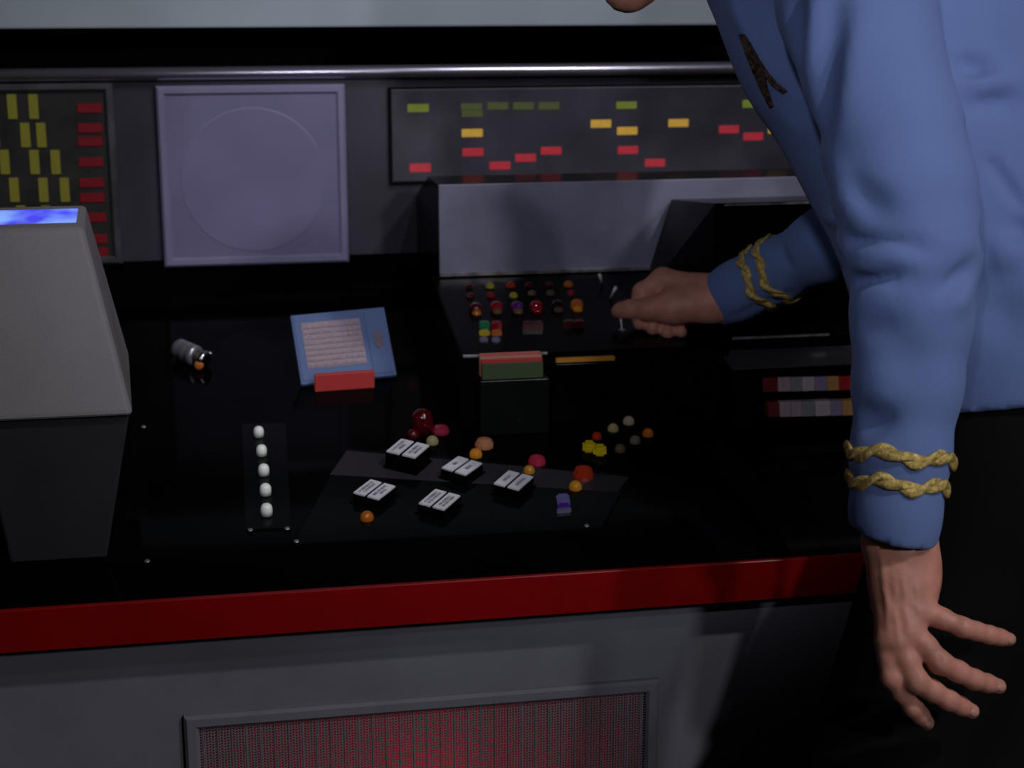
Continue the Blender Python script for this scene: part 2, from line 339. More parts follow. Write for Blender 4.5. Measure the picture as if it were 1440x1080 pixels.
# ================================================================== grey-faced housing
YH = 2.05
hx0, hz1 = xz(617, 260, YH); hx1 = xz(1150, 256, YH)[0]; hz0 = xz(620, 386, YH)[1]
hs = thing('instrument_housing', ((hx0+hx1)/2, 2.16, hz0), 'black housing with blank brushed grey front over the jewel buttons', 'housing')
prism_x('casing', [(YH+0.003, hz0), (YH+0.003, hz1-0.001), (YH+0.10, hz1-0.001), (YB+0.01, hz1-0.045), (YB+0.01, desk_z(YB)-0.01), (YH+0.12, desk_z(YH+0.12)), (YH+0.10, hz0)], hx0, hx1, M_BLACK, hs)
o = box('faceplate', hx0, hx1, YH, YH+0.004, hz0, hz1, M_BOXF, hs, bevel=0.0012); tag(o, label='plain brushed grey metal front')
box('bottom_lip', hx0, hx1, YH-0.0025, YH+0.003, hz0-0.003, hz0+0.0015, M_GLINT, hs, bevel=0.0006, seg=1)

# ================================================================== jewel button console
YC = 1.80; ZC = 0.926; ZC2 = 0.972
cx0 = xz(650, 497, YC)[0]; cx1 = xz(1030, 480, YC)[0]-0.004
bc = thing('button_console', ((cx0+cx1)/2, 1.93, desk_z(YC)), 'black sloping console with rows of jewel buttons and card slots', 'console')
prism_x('casing', [(YC, desk_z(YC)-0.004), (YC, ZC), (2.06, ZC2+0.002), (2.06, desk_z(2.06)-0.004)], cx0, cx1, M_BLACK, bc, bevel=0.0015)
sN = np.cross((1, 0, 0), (0, 2.06-YC, ZC2-ZC)); sN = sN/np.linalg.norm(sN); sP = np.array([0, YC, ZC])
SROT = math.atan2(ZC2-ZC, 2.06-YC)
def slope(x, y, h=0.0): return on_plane(x, y, sN, sP+sN*h)
e0 = xz(650, 497, YC)[0]; e1 = xz(770, 495, YC)[0]
o = box('edge_glint', e0+0.001, e1, YC-0.0012, YC+0.004, ZC-0.0022, ZC+0.0006, M_GLINT, bc, bevel=0.0004, seg=1)  # bright strip standing in for the glints on the front ledge
DOME = lathe_mesh('jewel_dome', [(1.0, -0.05), (1.0, 0.25), (0.96, 0.5), (0.84, 0.8), (0.6, 1.06), (0.3, 1.2), (0.06, 1.24)], 18)
FACET = lathe_mesh('jewel_faceted', [(1.0, -0.05), (1.0, 0.3), (0.78, 0.72), (0.35, 0.86), (0.05, 0.88)], 10, False)
TALL = lathe_mesh('jewel_tall', [(1.0, -0.05), (1.0, 1.1), (0.95, 1.5), (0.8, 1.85), (0.55, 2.1), (0.25, 2.22), (0.05, 2.24)], 20)
CAP = lathe_mesh('cap_dome', [(1.0, -0.05), (1.0, 0.9), (0.97, 1.25), (0.85, 1.6), (0.62, 1.86), (0.32, 2.0), (0.06, 2.03)], 20)
COLR = lathe_mesh('jewel_bezel', [(1.25, -0.05), (1.25, 0.12), (1.02, 0.2)], 18)
def jewel(name, base, p, r, material, parent, rx, bezel=True, sz=1.0):
    me = base.copy(); me.materials.clear()
    o = from_mesh(name, me, material, parent, loc=p, rot=(rx, 0, 0)); o.scale = (r, r, r*sz)
    return o
GR = gem('dark_red', (0.10, 0.004, 0.006), 0.05); GRD = gem('red', (0.30, 0.008, 0.014), 0.08); GO = gem('orange', (0.50, 0.14, 0.015), 0.12)
GY = gem('lime', (0.34, 0.32, 0.03), 0.12); GRO = gem('red_orange', (0.42, 0.035, 0.012), 0.1); GT = gem('tan', (0.20, 0.12, 0.07), 0.03); GP = gem('purple', (0.10, 0.015, 0.16), 0.08)
GK = gem('smoke', (0.03, 0.012, 0.012), 0.0); GGN = gem('green', (0.02, 0.22, 0.11), 0.1); GPK = gem('pink', (0.45, 0.03, 0.07), 0.1)
GCL = gem('straw', (0.52, 0.45, 0.22), 0.08); GWH = gem('milky', (0.60, 0.50, 0.38), 0.06); GAM = gem('amber', (0.62, 0.27, 0.02), 0.14); GPE = gem('peach', (0.55, 0.25, 0.14), 0.08)
GLI = gem('lilac', (0.20, 0.17, 0.32), 0.05); GYE = gem('yellow', (0.48, 0.38, 0.012), 0.16); GGR = gem('grey', (0.28, 0.25, 0.19), 0.02); GVI = gem('violet', (0.07, 0.012, 0.26), 0.12)
for x, y, r, m in ((660, 406, .0052, GR), (689, 405, .0062, GY), (718, 404, .0062, GRO), (744, 404, .0056, GR), (772, 403, .0052, GR), (799, 403, .0062, GO),
                   (661, 419, .0052, GR), (690, 418, .0055, GRD), (722, 418, .0055, GY), (748, 415, .0055, GT), (774, 415, .0055, GT), (803, 415, .0055, GRD)):
    jewel('jewel_button', DOME, slope(x, y), r, m, bc, SROT)
for x, y, m, m2 in ((669, 439, GR, GO), (698, 437, GRD, GT), (727, 437, GP, GT), (754, 436, GRD, GRD), (784, 435, GK, GT), (811, 434, GO, GAM)):
    jewel('jewel_button', CAP, slope(x, y), .0078, m, bc, SROT, sz=0.75)
    q = slope(x+1.5, y+3.2, 0.0); jewel('jewel_button', DOME, q, .0060, m2, bc, SROT, sz=0.9)
def cube_key(x, y, wpx, hgt, m, parent, dp=0.010):
    p = slope(x, y); hw = wpx/2*2.0/FPX; c, s = math.cos(SROT), math.sin(SROT)
    ax = np.array([1, 0, 0]); ay = np.array([0, c, s]); q = [p-ax*hw-ay*dp/2, p+ax*hw-ay*dp/2, p+ax*hw+ay*dp/2, p-ax*hw+ay*dp/2]
    return slab('square_key', q, sN, hgt, m, parent, bevel=0.0015, sink=0.001)
for x, y, m in ((681, 462, GGN), (698, 462, GRD), (742, 462, GR), (756, 462, GR), (799, 460, GR), (814, 460, GR)): cube_key(x, y, 14, 0.009, m, bc)
for x, y, m in ((681, 471, GYE), (698, 471, GO)): cube_key(x, y, 14, 0.006, m, bc, 0.008)
for x, y, m in ((680, 480, GLI), (697, 480, GLI)): cube_key(x, y, 11, 0.005, m, bc, 0.008)
# toggle switches
for (ax_, ay_), (bx_, by_), lift in (((848, 403), (843, 386), .022), ((857, 421), (866, 404), .022), ((875, 464), (871, 428), .030)):
    a = slope(ax_, ay_); r = ray(bx_, by_); tip = slope(bx_, by_); 
    # tip stands off the sloping face
    tq = on_plane(bx_, by_, sN, sP+sN*lift)
    t = tube('toggle_switch', [a-sN*0.002, a*0.4+tq*0.6, tq], [0.0013, 0.0016, 0.0021], M_WHITE, bc, 8)
    me = COLR.copy(); nt_ = from_mesh('nut', me, M_STEEL, t, loc=a, rot=(SROT, 0, 0)); nt_.scale = (.0035,)*3
# cards standing in the slots of its front face
def card_quad(x0, x1, ytop, ybot, Y):
    a = yplane(x0, ybot, Y); b = yplane(x1, ybot, Y); t = yplane(x0, ytop, Y); return a[0], b[0], a[2], t[2]
def slot_card(label, x0, x1, ytop, ybot, Y, th, material, rim=None):
    q = card_quad(x0, x1, ytop, ybot, Y)
    t = tag(box('data_card', q[0], q[1], Y, Y+th, q[2], q[3], material, bevel=0.0008, seg=1), label, 'card', 'coloured cards at the jewel console')
    return t
slot_card('flat green data card at the front of the stacked cards', 678, 764, 512, 535, YC-0.014, 0.0035, mat('card_green', (0.045, 0.075, 0.03), 0.5, 0.3, noise=0.1))
slot_card('bright red data card right behind the green one', 677, 763, 506, 533, YC-0.0104, 0.003, mat('card_red', (0.42, 0.03, 0.035), 0.5, 0.3))
slot_card('tan data card between the red and salmon cards', 675, 762, 502.5, 530, YC-0.0073, 0.003, mat('card_tan', (0.36, 0.20, 0.12), 0.5, 0.3))
slot_card('salmon data card resting against the black console', 674, 760, 497.5, 528, YC-0.0042, 0.0032, mat('card_salmon', (0.42, 0.10, 0.09), 0.5, 0.3))
slot_card('narrow orange card edge in the slot beside the stacked cards', 782, 865, 504, 511, YC-0.0045, 0.0055, mat('card_orange', (0.50, 0.22, 0.03), 0.5, 0.3, noise=0.1))
sl = yplane(720, 538, YC-0.016); 
o = box('card_slot', xz(672, 530, YC)[0], xz(768, 530, YC)[0], YC-0.018, YC+0.001, desk_z(YC)-0.002, xz(720, 534, YC-.014)[1]+0.0006, mat('slot_black', (0.003, 0.004, 0.0037), 0.3, 0.2), bc, bevel=0.001)
o = box('card_slot', xz(780, 508, YC)[0], xz(868, 508, YC)[0], YC-0.006, YC+0.001, xz(820, 511, YC-.0045)[1]-0.006, xz(820, 510.5, YC-.0045)[1], M_BLACK, bc, bevel=0.0008)

# ================================================================== tall black cabinet on the right
kx0 = xz(1005, 287, 1.85)[0]; kz1 = xz(1005, 286, 1.85)[1]; kx1 = 1.15
kz0 = xz(1100, 473, 1.82)[1]
tc_ = thing('black_cabinet', (0.85, 1.9, kz0), 'tall gloss black wedge-sided cabinet behind the reaching arm', 'cabinet')
bt = yplane(945, 281, 2.04); bl = yplane(905, 385, 2.03)
hexa('body', [(kx0, 1.85, kz0), (kx1, 1.85, kz0), (kx1, 2.05, kz0), (bl[0]-0.003, 2.045, kz0)], [(kx0, 1.85, kz1), (kx1, 1.85, kz1), (kx1, 2.05, bt[2]), (bt[0], 2.045, bt[2])], M_BLACK, tc_, bevel=0.002)
box('glint_strip', kx0+0.012, kx1-0.01, 1.8485, 1.852, kz1-0.0035, kz1-0.001, M_GLINT, tc_, bevel=0.0005, seg=1)  # painted highlight along the cabinet's upper front edge
box('base', cx1+0.001, kx1, 1.82, 2.06, desk_z(1.82)-0.005, kz0+0.001, M_BLACK, tc_, bevel=0.0015)
box('glint_strip', xz(1030, 475, 1.82)[0], xz(1166, 471, 1.82)[0], 1.8185, 1.823, kz0-0.0015, kz0+0.0012, M_GLINT, tc_, bevel=0.0004, seg=1)  # painted glint line along the base's front edge

# tape rack in front of it
YR = 1.765
rx0 = xz(1028, 520, YR)[0]; rx1 = 1.05
rz1 = xz(1060, 514, YR)[1]
rk = thing('tape_rack', (0.8, 1.79, desk_z(YR)), 'low black rack with two rows of coloured tape spines', 'rack')
b = prism_x('body', [(YR, desk_z(YR)-0.004), (YR, rz1-0.006), (1.818, rz1+0.004), (1.818, desk_z(1.818)-0.004)], rx0, rx1, M_BLACK, rk, bevel=0.0015)
prism_x('top_plate', [(YR+0.001, rz1-0.0045), (YR+0.001, rz1-0.003), (1.817, rz1+0.0068), (1.817, rz1+0.0053)], rx0+0.002, rx1-0.01, mat('rack_top', (0.035, 0.035, 0.042), 0.4, 0.5), rk)
CT = {'wine': (0.11, 0.008, 0.012), 'mauve': (0.30, 0.22, 0.25), 'grey': (0.19, 0.20, 0.20), 'pale': (0.40, 0.32, 0.36), 'lilac': (0.24, 0.18, 0.30), 'ochre': (0.42, 0.22, 0.07), 'red': (0.33, 0.015, 0.02)}
def tapes(edges, cols, ytop, ybot, Y, lean):
    for i, c in enumerate(cols):
        a = yplane(edges[i], (ytop+ybot)/2, Y); b_ = yplane(edges[i+1]-0.5, (ytop+ybot)/2, Y); zt = yplane(edges[i], ytop-0.02*(edges[i]-1075), Y)[2]; zb = yplane(edges[i], ybot-0.02*(edges[i]-1075), Y)[2]
        o = hexa('tape_spine', [(a[0], Y-lean, zb), (b_[0], Y-lean, zb), (b_[0], YR+0.002, zb), (a[0], YR+0.002, zb)], [(a[0], Y, zt), (b_[0], Y, zt), (b_[0], YR+0.002, zt), (a[0], YR+0.002, zt)], mat('tape_'+c, CT[c], 0.5, 0.3, noise=0.1, nscale=120), rk, bevel=0.0006, seg=1)
tapes([1073, 1094, 1112, 1128, 1146, 1163, 1180, 1200, 1222, 1244], ['wine', 'mauve', 'grey', 'pale', 'lilac', 'ochre', 'red', 'pale', 'grey'], 532, 551, YR-0.004, 0.002)
tapes([1080, 1096, 1112, 1128, 1146, 1168, 1184, 1202, 1224, 1246], ['wine', 'mauve', 'mauve', 'grey', 'pale', 'lilac', 'ochre', 'red', 'pale'], 566, 586, YR-0.010, 0.004)
o = box('shelf', rx0+0.03, rx1-0.002, YR-0.016, YR+0.002, xz(1140, 587, YR-.010)[1]-0.004, xz(1140, 587, YR-.010)[1], M_BLACK, rk, bevel=0.0008)
o = box('shelf', rx0+0.03, rx1-0.002, YR-0.010, YR+0.002, xz(1140, 552, YR-.004)[1]-0.004, xz(1140, 552, YR-.004)[1], M_BLACK, rk, bevel=0.0008)

# ================================================================== hooded viewer at the left
hv = thing('hooded_viewer', (-0.23, 1.6, desk_z(1.6)), 'grey tapered viewer hood with glowing blue slot on dark pedestal', 'viewer')
yb = 1.545; fr = yplane(188, 585, yb); zb = fr[2]; xr = fr[0]
tf = yplane(118, 320, 1.60); tb = yplane(121, 287, 1.66)
xl = -0.47; xtl = -0.43
zmid = zb
hexa('hood', [(xl, yb, zb), (xr, yb, zb), (xr-0.014, 1.80, zb), (xl+0.014, 1.80, zb)], [(xtl, 1.60, tf[2]), (tf[0], 1.60, tf[2]), (tb[0], 1.66, tb[2]), (xtl, 1.66, tb[2])], M_HOOD, hv, bevel=0.006, seg=3)
# slot frame and blue lamp glass lying in the sloping top
tn = np.cross(np.array([1, 0, 0]), np.array([0, 0.06, tb[2]-tf[2]])); tn = tn/np.linalg.norm(tn)
def top_pt(x, y): return on_plane(x, y, tn, tf)
qa = top_pt(107, 313); qb = top_pt(107, 294); xa = -0.39
slot_q = [np.array([xa, qa[1], qa[2]]), qa, np.array([qa[0], qb[1], qb[2]]), np.array([xa, qb[1], qb[2]])]
def blue_mat():
    m = mat('blue_glass', (0.02, 0.02, 0.2), 0.3, 0.4); nt = m.node_tree; b = nt.nodes['Principled BSDF']
    tcn = nt.nodes.new('ShaderNodeTexCoord'); n = nt.nodes.new('ShaderNodeTexNoise'); n.inputs['Scale'].default_value = 26; n.inputs['Detail'].default_value = 2
    r = nt.nodes.new('ShaderNodeValToRGB'); r.color_ramp.elements[0].position = 0.42; r.color_ramp.elements[0].color = (0.07, 0.065, 0.85, 1); r.color_ramp.elements[1].position = 0.72; r.color_ramp.elements[1].color = (0.25, 0.45, 1.0, 1)
    nt.links.new(tcn.outputs['Object'], n.inputs['Vector']); nt.links.new(n.outputs['Fac'], r.inputs['Fac']); nt.links.new(r.outputs['Color'], b.inputs['Emission Color']); b.inputs['Emission Strength'].default_value = 0.95
    return m
o = slab('slot_glass', slot_q, tn, 0.0006, blue_mat(), hv, sink=0.001); tag(o, label='glowing blue slot')
# pedestal feet under the hood
pb1 = desk(150, 785); pb0 = desk(15, 795); pt1 = yplane(184, 594, 1.555)
for sgn in (0, 1):
    def mx(x): return x if not sgn else -0.545-x
    b0 = [(pb0[0], 1.558), (pb1[0], 1.558), (pb1[0]-0.005, 1.70), (pb0[0]+0.005, 1.70)]
    t0 = [(-0.225, 1.556), (pt1[0], 1.556), (pt1[0]-0.008, 1.76), (-0.217, 1.76)]
    bot = [(mx(x), y, desk_z(y)-0.002) for x, y in b0]; top = [(mx(x), y, zb+0.003) for x, y in t0]
    if sgn: bot = [bot[1], bot[0], bot[3], bot[2]]; top = [top[1], top[0], top[3], top[2]]
    hexa('pedestal', bot, top, M_PED, hv, bevel=0.003)
mq = [desk(-330, 815), desk(213, 792), desk(206, 598), desk(-260, 605)]
slab('mounting_plate', mq, DN, 0.0022, M_DESK, hv, bevel=0.0008, sink=0.001)
SCREW = lathe_mesh('screw_head', [(0.0028, 0), (0.0028, 0.001), (0.002, 0.0018), (0.0008, 0.0012)], 12)
def screw(px, py, parent, h=0.002): return from_mesh('screw', SCREW, M_STEEL, parent, loc=desk(px, py, h), rot=(SL, 0, 0))
screw(207, 790, hv); screw(202, 601, hv)

# ================================================================== row of white buttons
bs = thing('button_strip', desk(375, 695), 'short black plate carrying a row of five white domed buttons', 'button strip')
q = [desk(345, 747), desk(409, 745), desk(402, 596), desk(340, 598)]
slab('plate', q, DN, 0.002, M_PLATE, bs, bevel=0.0008, sink=0.001)
for x, y in ((364, 613), (368, 639.5), (371, 667), (373.5, 695), (375, 723.5)):
    s = jewel('white_button', CAP, desk(x, y, 0.002), 0.0059*(1+(y-613)*0.0006), M_WHITE, bs, SL*0.5, sz=0.98)
    me = COLR.copy(); c_ = from_mesh('collar', me, M_BLACK, s, loc=desk(x, y, 0.002), rot=(SL, 0, 0)); c_.scale = (.0060,)*3
screw(404, 744, bs); screw(352, 746, bs)

# ================================================================== control plate with labelled switches
cp = thing('control_plate', desk(640, 700), 'black trapezoid control plate with paired white label switches', 'control panel')
q = [desk(412, 769), desk(846, 746), desk(887, 670), desk(690, 651), desk(486, 632)]
slab('plate', q, DN, 0.0030, M_PLATE, cp, bevel=0.001, sink=0.001)
bq = [desk(464, 667.5, .0031), desk(868, 692, .0031), desk(884, 671, .0031), desk(690, 652, .0031), desk(488, 634, .0031)]  # strip standing in for the grey housing mirrored in the plate
o = slab('reflection_band', bq, DN, 0.0004, M_REFLECTION, cp, sink=0.0002); tag(o, label='grey reflection painted as a band along the rear of the plate')
screw(825, 740, cp, 0.003); screw(417, 762, cp, 0.003)
def label_switch(corners, hgt, lines):
    """corners: near-left, near-right, far-right, far-left of the label face"""
    base = 0.003
    top = [desk(x, y, base+hgt) for x, y in corners]
    c = sum(top)/4
    u = (top[1]-top[0]+top[2]-top[3])/2; v = (top[3]-top[0]+top[2]-top[1])/2
    v = v-u*np.dot(u, v)/np.dot(u, u)          # a square-cornered block
    lu, lv = np.linalg.norm(u), np.linalg.norm(v); u /= lu; v /= lv
    def quad(a0, a1, b0, b1, h): return [c+u*a*lu+v*b*lv+DN*h for a, b in ((a0, b0), (a1, b0), (a1, b1), (a0, b1))]
    bl_ = slab('switch_block', quad(-.53, .53, -.53, .53, -hgt), DN, hgt-0.0006, M_BLACK, cp, bevel=0.0012, sink=0.0005)
    ft = slab('switch_foot', quad(-.60, .60, -.60, .60, -hgt), DN, 0.0018, M_BLACK, bl_, bevel=0.0006, sink=0.0005)
    for k, (a0, a1) in enumerate(((-.5, -.055), (.055, .5))):
        lb = slab('label_tile', quad(a0, a1, -.5, .5, 0), DN, 0.0006, M_LABEL, bl_, sink=0.0012)
        nl, wd = lines[k]
        V = []; F = []
        for j in range(nl):
            la = a0+(a1-a0)*((j+1)/(nl+1)); hw = (a1-a0)*(0.13 if nl > 1 else 0.17)
            ln = wd[j]; nst = max(2, int(ln*26))
            for s_ in range(nst):
                bb = -ln/2+ln*s_/nst; ww = ln/nst*random.choice((0.35, 0.5, 0.62)); hh = hw*random.choice((0.6, 1, 1, 1))
                qd = [c+u*(a)*lu+v*(b)*lv+DN*0.00075 for a, b in ((la-hh, bb), (la+hh, bb), (la+hh, bb+ww), (la-hh, bb+ww))]
                b0 = len(V); V += qd; F.append((b0, b0+1, b0+2, b0+3))
        raw('label_print', V, F, M_INK, bl_)
label_switch([(546, 634), (585, 645.5), (602, 625), (562, 618)], 0.020, [(2, (0.8, 0.4)), (2, (0.62, 0.5))])
label_switch([(626, 659), (659, 670), (673.5, 650), (640, 641)], 0.012, [(1, (0.26,)), (1, (0.34,))])
label_switch([(699, 681), (733.5, 690.5), (745.5, 669.5), (711, 661)], 0.012, [(1, (0.45,)), (1, (0.55,))])
label_switch([(501.5, 694), (537, 704), (551, 682.5), (517, 673.5)], 0.011, [(2, (0.8, 0.66)), (2, (0.72, 0.34))])
label_switch([(593.5, 709), (629, 718.5), (642.5, 696), (608, 687)], 0.011, [(2, (0.72, 0.72)), (2, (0.66, 0.74))])
def dj(base, x, y, r, m, parent, sz=1.0, h=0.003, name='jewel_button'):
    s = r*0.55/ (2.0/FPX*1.15); return jewel(name, base, desk(x, y, h), r, m, parent, SL, sz=sz)
K = 1.0/1310
dj(DOME, 516, 730, 9.5*K, GO, cp); dj(FACET, 681, 627, 14*K, GPE, cp); dj(DOME, 669, 641, 9.5*K, GAM, cp)
dj(FACET, 755, 651, 13*K, GPK, cp); dj(DOME, 744, 664, 8.5*K, GAM, cp); dj(FACET, 820, 671, 15.5*K, GRO, cp, 1.25); dj(DOME, 809, 687, 9.5*K, GAM, cp)
pz = desk(791, 711, 0.003)
slab('violet_key', [pz+np.array([a, 0, 0])+np.array([0, math.cos(SL), math.sin(SL)])*b for a, b in ((-.008, -.012), (.006, -.012), (.009, .012), (-.005, .012))], DN, 0.009, GVI, cp, bevel=0.002, sink=0.0005)
slab('violet_key_foot', [pz+np.array([a, 0, 0])+np.array([0, math.cos(SL), math.sin(SL)])*b for a, b in ((-.010, -.018), (.005, -.018), (.007, -.011), (-.008, -.011))], DN, 0.004, GLI, cp, bevel=0.001, sink=0.0005)
# jewels set straight into the desk behind the plate
dj(TALL, 594, 606, 17*K, GR, con, 0.95, 0); dj(DOME, 581, 614, 9.5*K, GR, con, 1, 0); dj(FACET, 620, 608, 13*K, GPK, con, 1, 0); dj(DOME, 608, 623, 9.5*K, GCL, con, 1, 0)
for x, y, r, m in ((862, 605, 8.5, GCL), (884, 595, 9, GWH), (911, 612, 8.5, GO), (893, 622, 8.5, GGR), (872, 634, 8.5, GT), (839, 616, 7.5, GRO)): dj(DOME, x, y, r*K, m, con, 1.05, 0)
for x, y in ((828, 634), (843, 639)):
    p = desk(x, y); r = 0.0085
    slab('square_key', [p+np.array([a, b*math.cos(SL), b*math.sin(SL)]) for a, b in ((-r, -r*.8), (r*.7, -r), (r, r*.8), (-r*.7, r))], DN, 0.011, GYE, con, bevel=0.003, sink=0.0005)

# ================================================================== blue card in its red holder
bl_, br_ = desk(437, 540), desk(541, 529)
def leaning_card():
    a = desk(424, 541, 0.004); b = desk(558, 527, 0.004)
    e = (b-a); L = np.linalg.norm(e); e /= L
    hz = np.cross(np.array([0, 0, 1.0]), e); hz /= np.linalg.norm(hz)          # horizontal, away from the camera
    lean = math.radians(42); upv = np.array([0, 0, 1])*math.cos(lean)+hz*math.sin(lean)
    upv = upv + e*0.02; upv -= e*np.dot(e, upv)*0; upv /= np.linalg.norm(upv)
    nn = np.cross(e, upv); nn /= np.linalg.norm(nn)
    if np.dot(nn, FW) > 0: nn = -nn
    return a, e, upv, nn, L
CA, CE, CU, CN, CLn = leaning_card()
CHt = 0.098
def cpt(u, v, h=0.0): return CA+CE*CLn*u+CU*CHt*v+CN*h
bcard = thing('data_cassette', CA, 'flat blue cassette with pale ribbed window propped in red holder', 'cassette')
M_BLUE = mat('card_blue', (0.085, 0.135, 0.30), 0.5, 0.35, noise=0.06)
def cq(u0, u1, v0, v1, h=0): return [cpt(u0, v0, h), cpt(u1, v0, h), cpt(u1, v1, h), cpt(u0, v1, h)]
slab('shell', cq(0, 1, 0, 1), CN, -0.006, M_BLUE, bcard, bevel=0.0007)
slab('window_border', cq(.02, .745, .04, .985), CN, 0.0012, M_BLUE, bcard, bevel=0.0005, sink=0.0005)
slab('side_tab', cq(.765, .985, .04, .985), CN, 0.0012, M_BLUE, bcard, bevel=0.0005, sink=0.0005)
wq = cq(.09, .71, .20, .86, 0.0012)
o = slab('window', wq, CN, 0.0008, mat('card_window', (0.30, 0.235, 0.29), 0.5, 0.3, noise=0.25, nscale=500), bcard, sink=0.0005); tag(o, label='pale pinkish ribbed window')
V = []; F = []
for row in range(8):                     # fine ribs and tiny studs on the window
    for k in range(36):
        u = .10+.60*(k+.5*(row % 2))/36; v = .215+.63*row/8; q4 = [cpt(u+a, v+b_, 0.0021+hh) for hh in (0, 0.0012) for a, b_ in ((0, 0), (.011, 0), (.011, .045), (0, .045))]
        b0 = len(V); V += q4; F += [tuple(b0+i for i in f) for f in HEXF]
tag(raw('window_studs', V, F, mat('card_stud', (0.36, 0.28, 0.34), 0.45, 0.4, noise=0.3, nscale=300), bcard), kind='stuff')
V = [cpt(.875+.05*math.cos(t), .52+.13*math.sin(t), h) for h in (0.001, 0.002) for t in [2*math.pi*k/20 for k in range(20)]]
F = [tuple(range(20, 40))]+[(k, (k+1) % 20, 20+(k+1) % 20, 20+k) for k in range(20)]
tag(raw('oval_mark', V, F, mat('card_oval', (0.14, 0.11, 0.16), 0.5, 0.3, noise=0.3, nscale=300), bcard), label='faint brownish oval mark')
rh = thing('card_holder', desk(485, 545), 'small bright red holder block propping up the blue cassette', 'holder')
ha, hb = desk(443, 551), desk(527, 545); he = (hb-ha); hL = np.linalg.norm(he); he /= hL
hf = np.cross(np.array([0, 0, 1.0]), he); hf /= np.linalg.norm(hf)
MRH = mat('holder_red', (0.42, 0.035, 0.03), 0.45, 0.4)
def hblock(name, d0, d1, z0, z1):
    q4 = [ha+hf*d0, hb+hf*d0, hb+hf*d1, ha+hf*d1]
    bot = [np.array([p[0], p[1], desk_z(p[1])-0.001+z0]) for p in q4]; top = [np.array([p[0], p[1], desk_z(p[1])+z1]) for p in q4]
    return hexa(name, bot, top, MRH, rh, bevel=0.0012)
hblock('front_wall', 0.0, 0.005, 0, 0.021); hblock('foot', 0.003, 0.05, 0, 0.0035)

# ================================================================== small metal fitting lying on the desk
fx = thing('metal_fitting', desk(275, 505), 'small ribbed silver cylinder with amber glass tip lying on desk', 'fitting')
p0 = desk(252, 491, 0.0135); p1 = desk(289, 507, 0.0105); ax_ = p1-p0; fl = np.linalg.norm(ax_); ax_ /= fl
qrot = Vector(ax_).to_track_quat('Z', 'Y').to_euler()
def fit(name, prof, m, n=20):
    me = lathe_mesh(name, prof, n); return from_mesh(name, me, m, fx, loc=p0, rot=qrot)
fit('barrel', [(.0035, -.004), (.012, -.003), (.0135, 0), (.0135, .006), (.0128, .008), (.0135, .010), (.0135, .018), (.0125, .020), (.0135, .022), (.0135, .029), (.010, .031)], M_STEEL)
fit('neck', [(.0085, .030), (.0085, .040)], mat('neck_brown', (0.07, 0.045, 0.02), 0.4, 0.5))
fit('collar', [(.008, .039), (.0112, .0395), (.0112, .046), (.008, .048), (.004, .048)], M_CHROME, 12)
tp = p0+ax_*0.040; fo = from_mesh('amber_tip', DOME.copy(), gem('hot_amber', (0.65, 0.22, 0.05), 0.15), fx, loc=tp+np.array([-.004, -.006, -.006]), rot=(1.2, 0.2, 0)); fo.scale = (.006,)*3
tube('prong', [p0+ax_*0.036+np.array([0.006, 0.012, 0.006]), p0+ax_*0.045+np.array([0.010, 0.014, 0.004])], 0.0016, M_CHROME, fx, 8)
tube('prong_stem', [p0+ax_*0.036, p0+ax_*0.037+np.array([0.006, 0.012, 0.006])], 0.0014, M_STEEL, fx, 8)

# ================================================================== the person: surfaces grown from rounded limbs
def smin(a, b, k):
    h = np.maximum(k-np.abs(a-b), 0)/k
    return np.minimum(a, b)-h*h*k*0.25
class Field:
    """smooth union of tapered limbs, then cuts and pressed-in folds"""
    def __init__(self, k): self.k = k; self.parts = []; self.mods = []
    def limb(self, pts, rads, k=None, sc=None):
        pts = [np.asarray(p, float) for p in pts]
        for i in range(len(pts)-1): self.parts.append((pts[i], pts[i+1], rads[i], rads[i+1], k or self.k))
        return self
    def ball(self, p, rad3, k=None, rot=None): self.parts.append((np.asarray(p, float), None, np.asarray(rad3, float), rot, k or self.k)); return self
    def eval(self, X):
        d = None
        for a, b, ra, rb, k in self.parts:
            if b is None:
                q = X-a.astype(np.float32)
                if rb is not None: q = q @ np.asarray(rb, np.float32).T
                q = q/ra.astype(np.float32); n = np.sqrt((q*q).sum(-1)); e = (n-1)*float(ra.min())
            else:
                ab = b-a; t = np.clip(((X-a.astype(np.float32)) @ ab.astype(np.float32))/max(float(ab@ab), 1e-9), 0, 1)
                q = X-(a.astype(np.float32)+t[..., None]*ab.astype(np.float32)); e = np.sqrt((q*q).sum(-1))-(ra+(rb-ra)*t)
            d = e if d is None else smin(d, e, k)
        for m in self.mods: d = m(X, d)
        return d
    def bounds(self, pad):
        lo = np.full(3, 1e9); hi = -lo
        for a, b, ra, rb, k in self.parts:
            r = float(np.max(ra)) if b is None else max(ra, rb)
            for p in ((a,) if b is None else (a, b)): lo = np.minimum(lo, p-r); hi = np.maximum(hi, p+r)
        return lo-pad, hi+pad
def fold(a, b, amp, wd):
    """a groove (amp>0) or ridge (amp<0) pressed along a segment"""
    a = np.asarray(a, np.float32); b = np.asarray(b, np.float32); ab = b-a; L2 = max(float(ab@ab), 1e-9)
    def f(X, d):
        t = np.clip(((X-a) @ ab)/L2, 0, 1); q = X-(a+t[..., None]*ab)
        e = (q*q).sum(-1)
        return d+np.float32(amp)*np.exp(-e/np.float32(wd*wd))*(np.float32(0.35)+np.float32(2.6)*t*(1-t))
    return f
def cut(p, n):
    p = np.asarray(p, np.float32); n = np.asarray(n, np.float32); n = n/np.linalg.norm(n)
    return lambda X, d: np.maximum(d, (X-p) @ n)
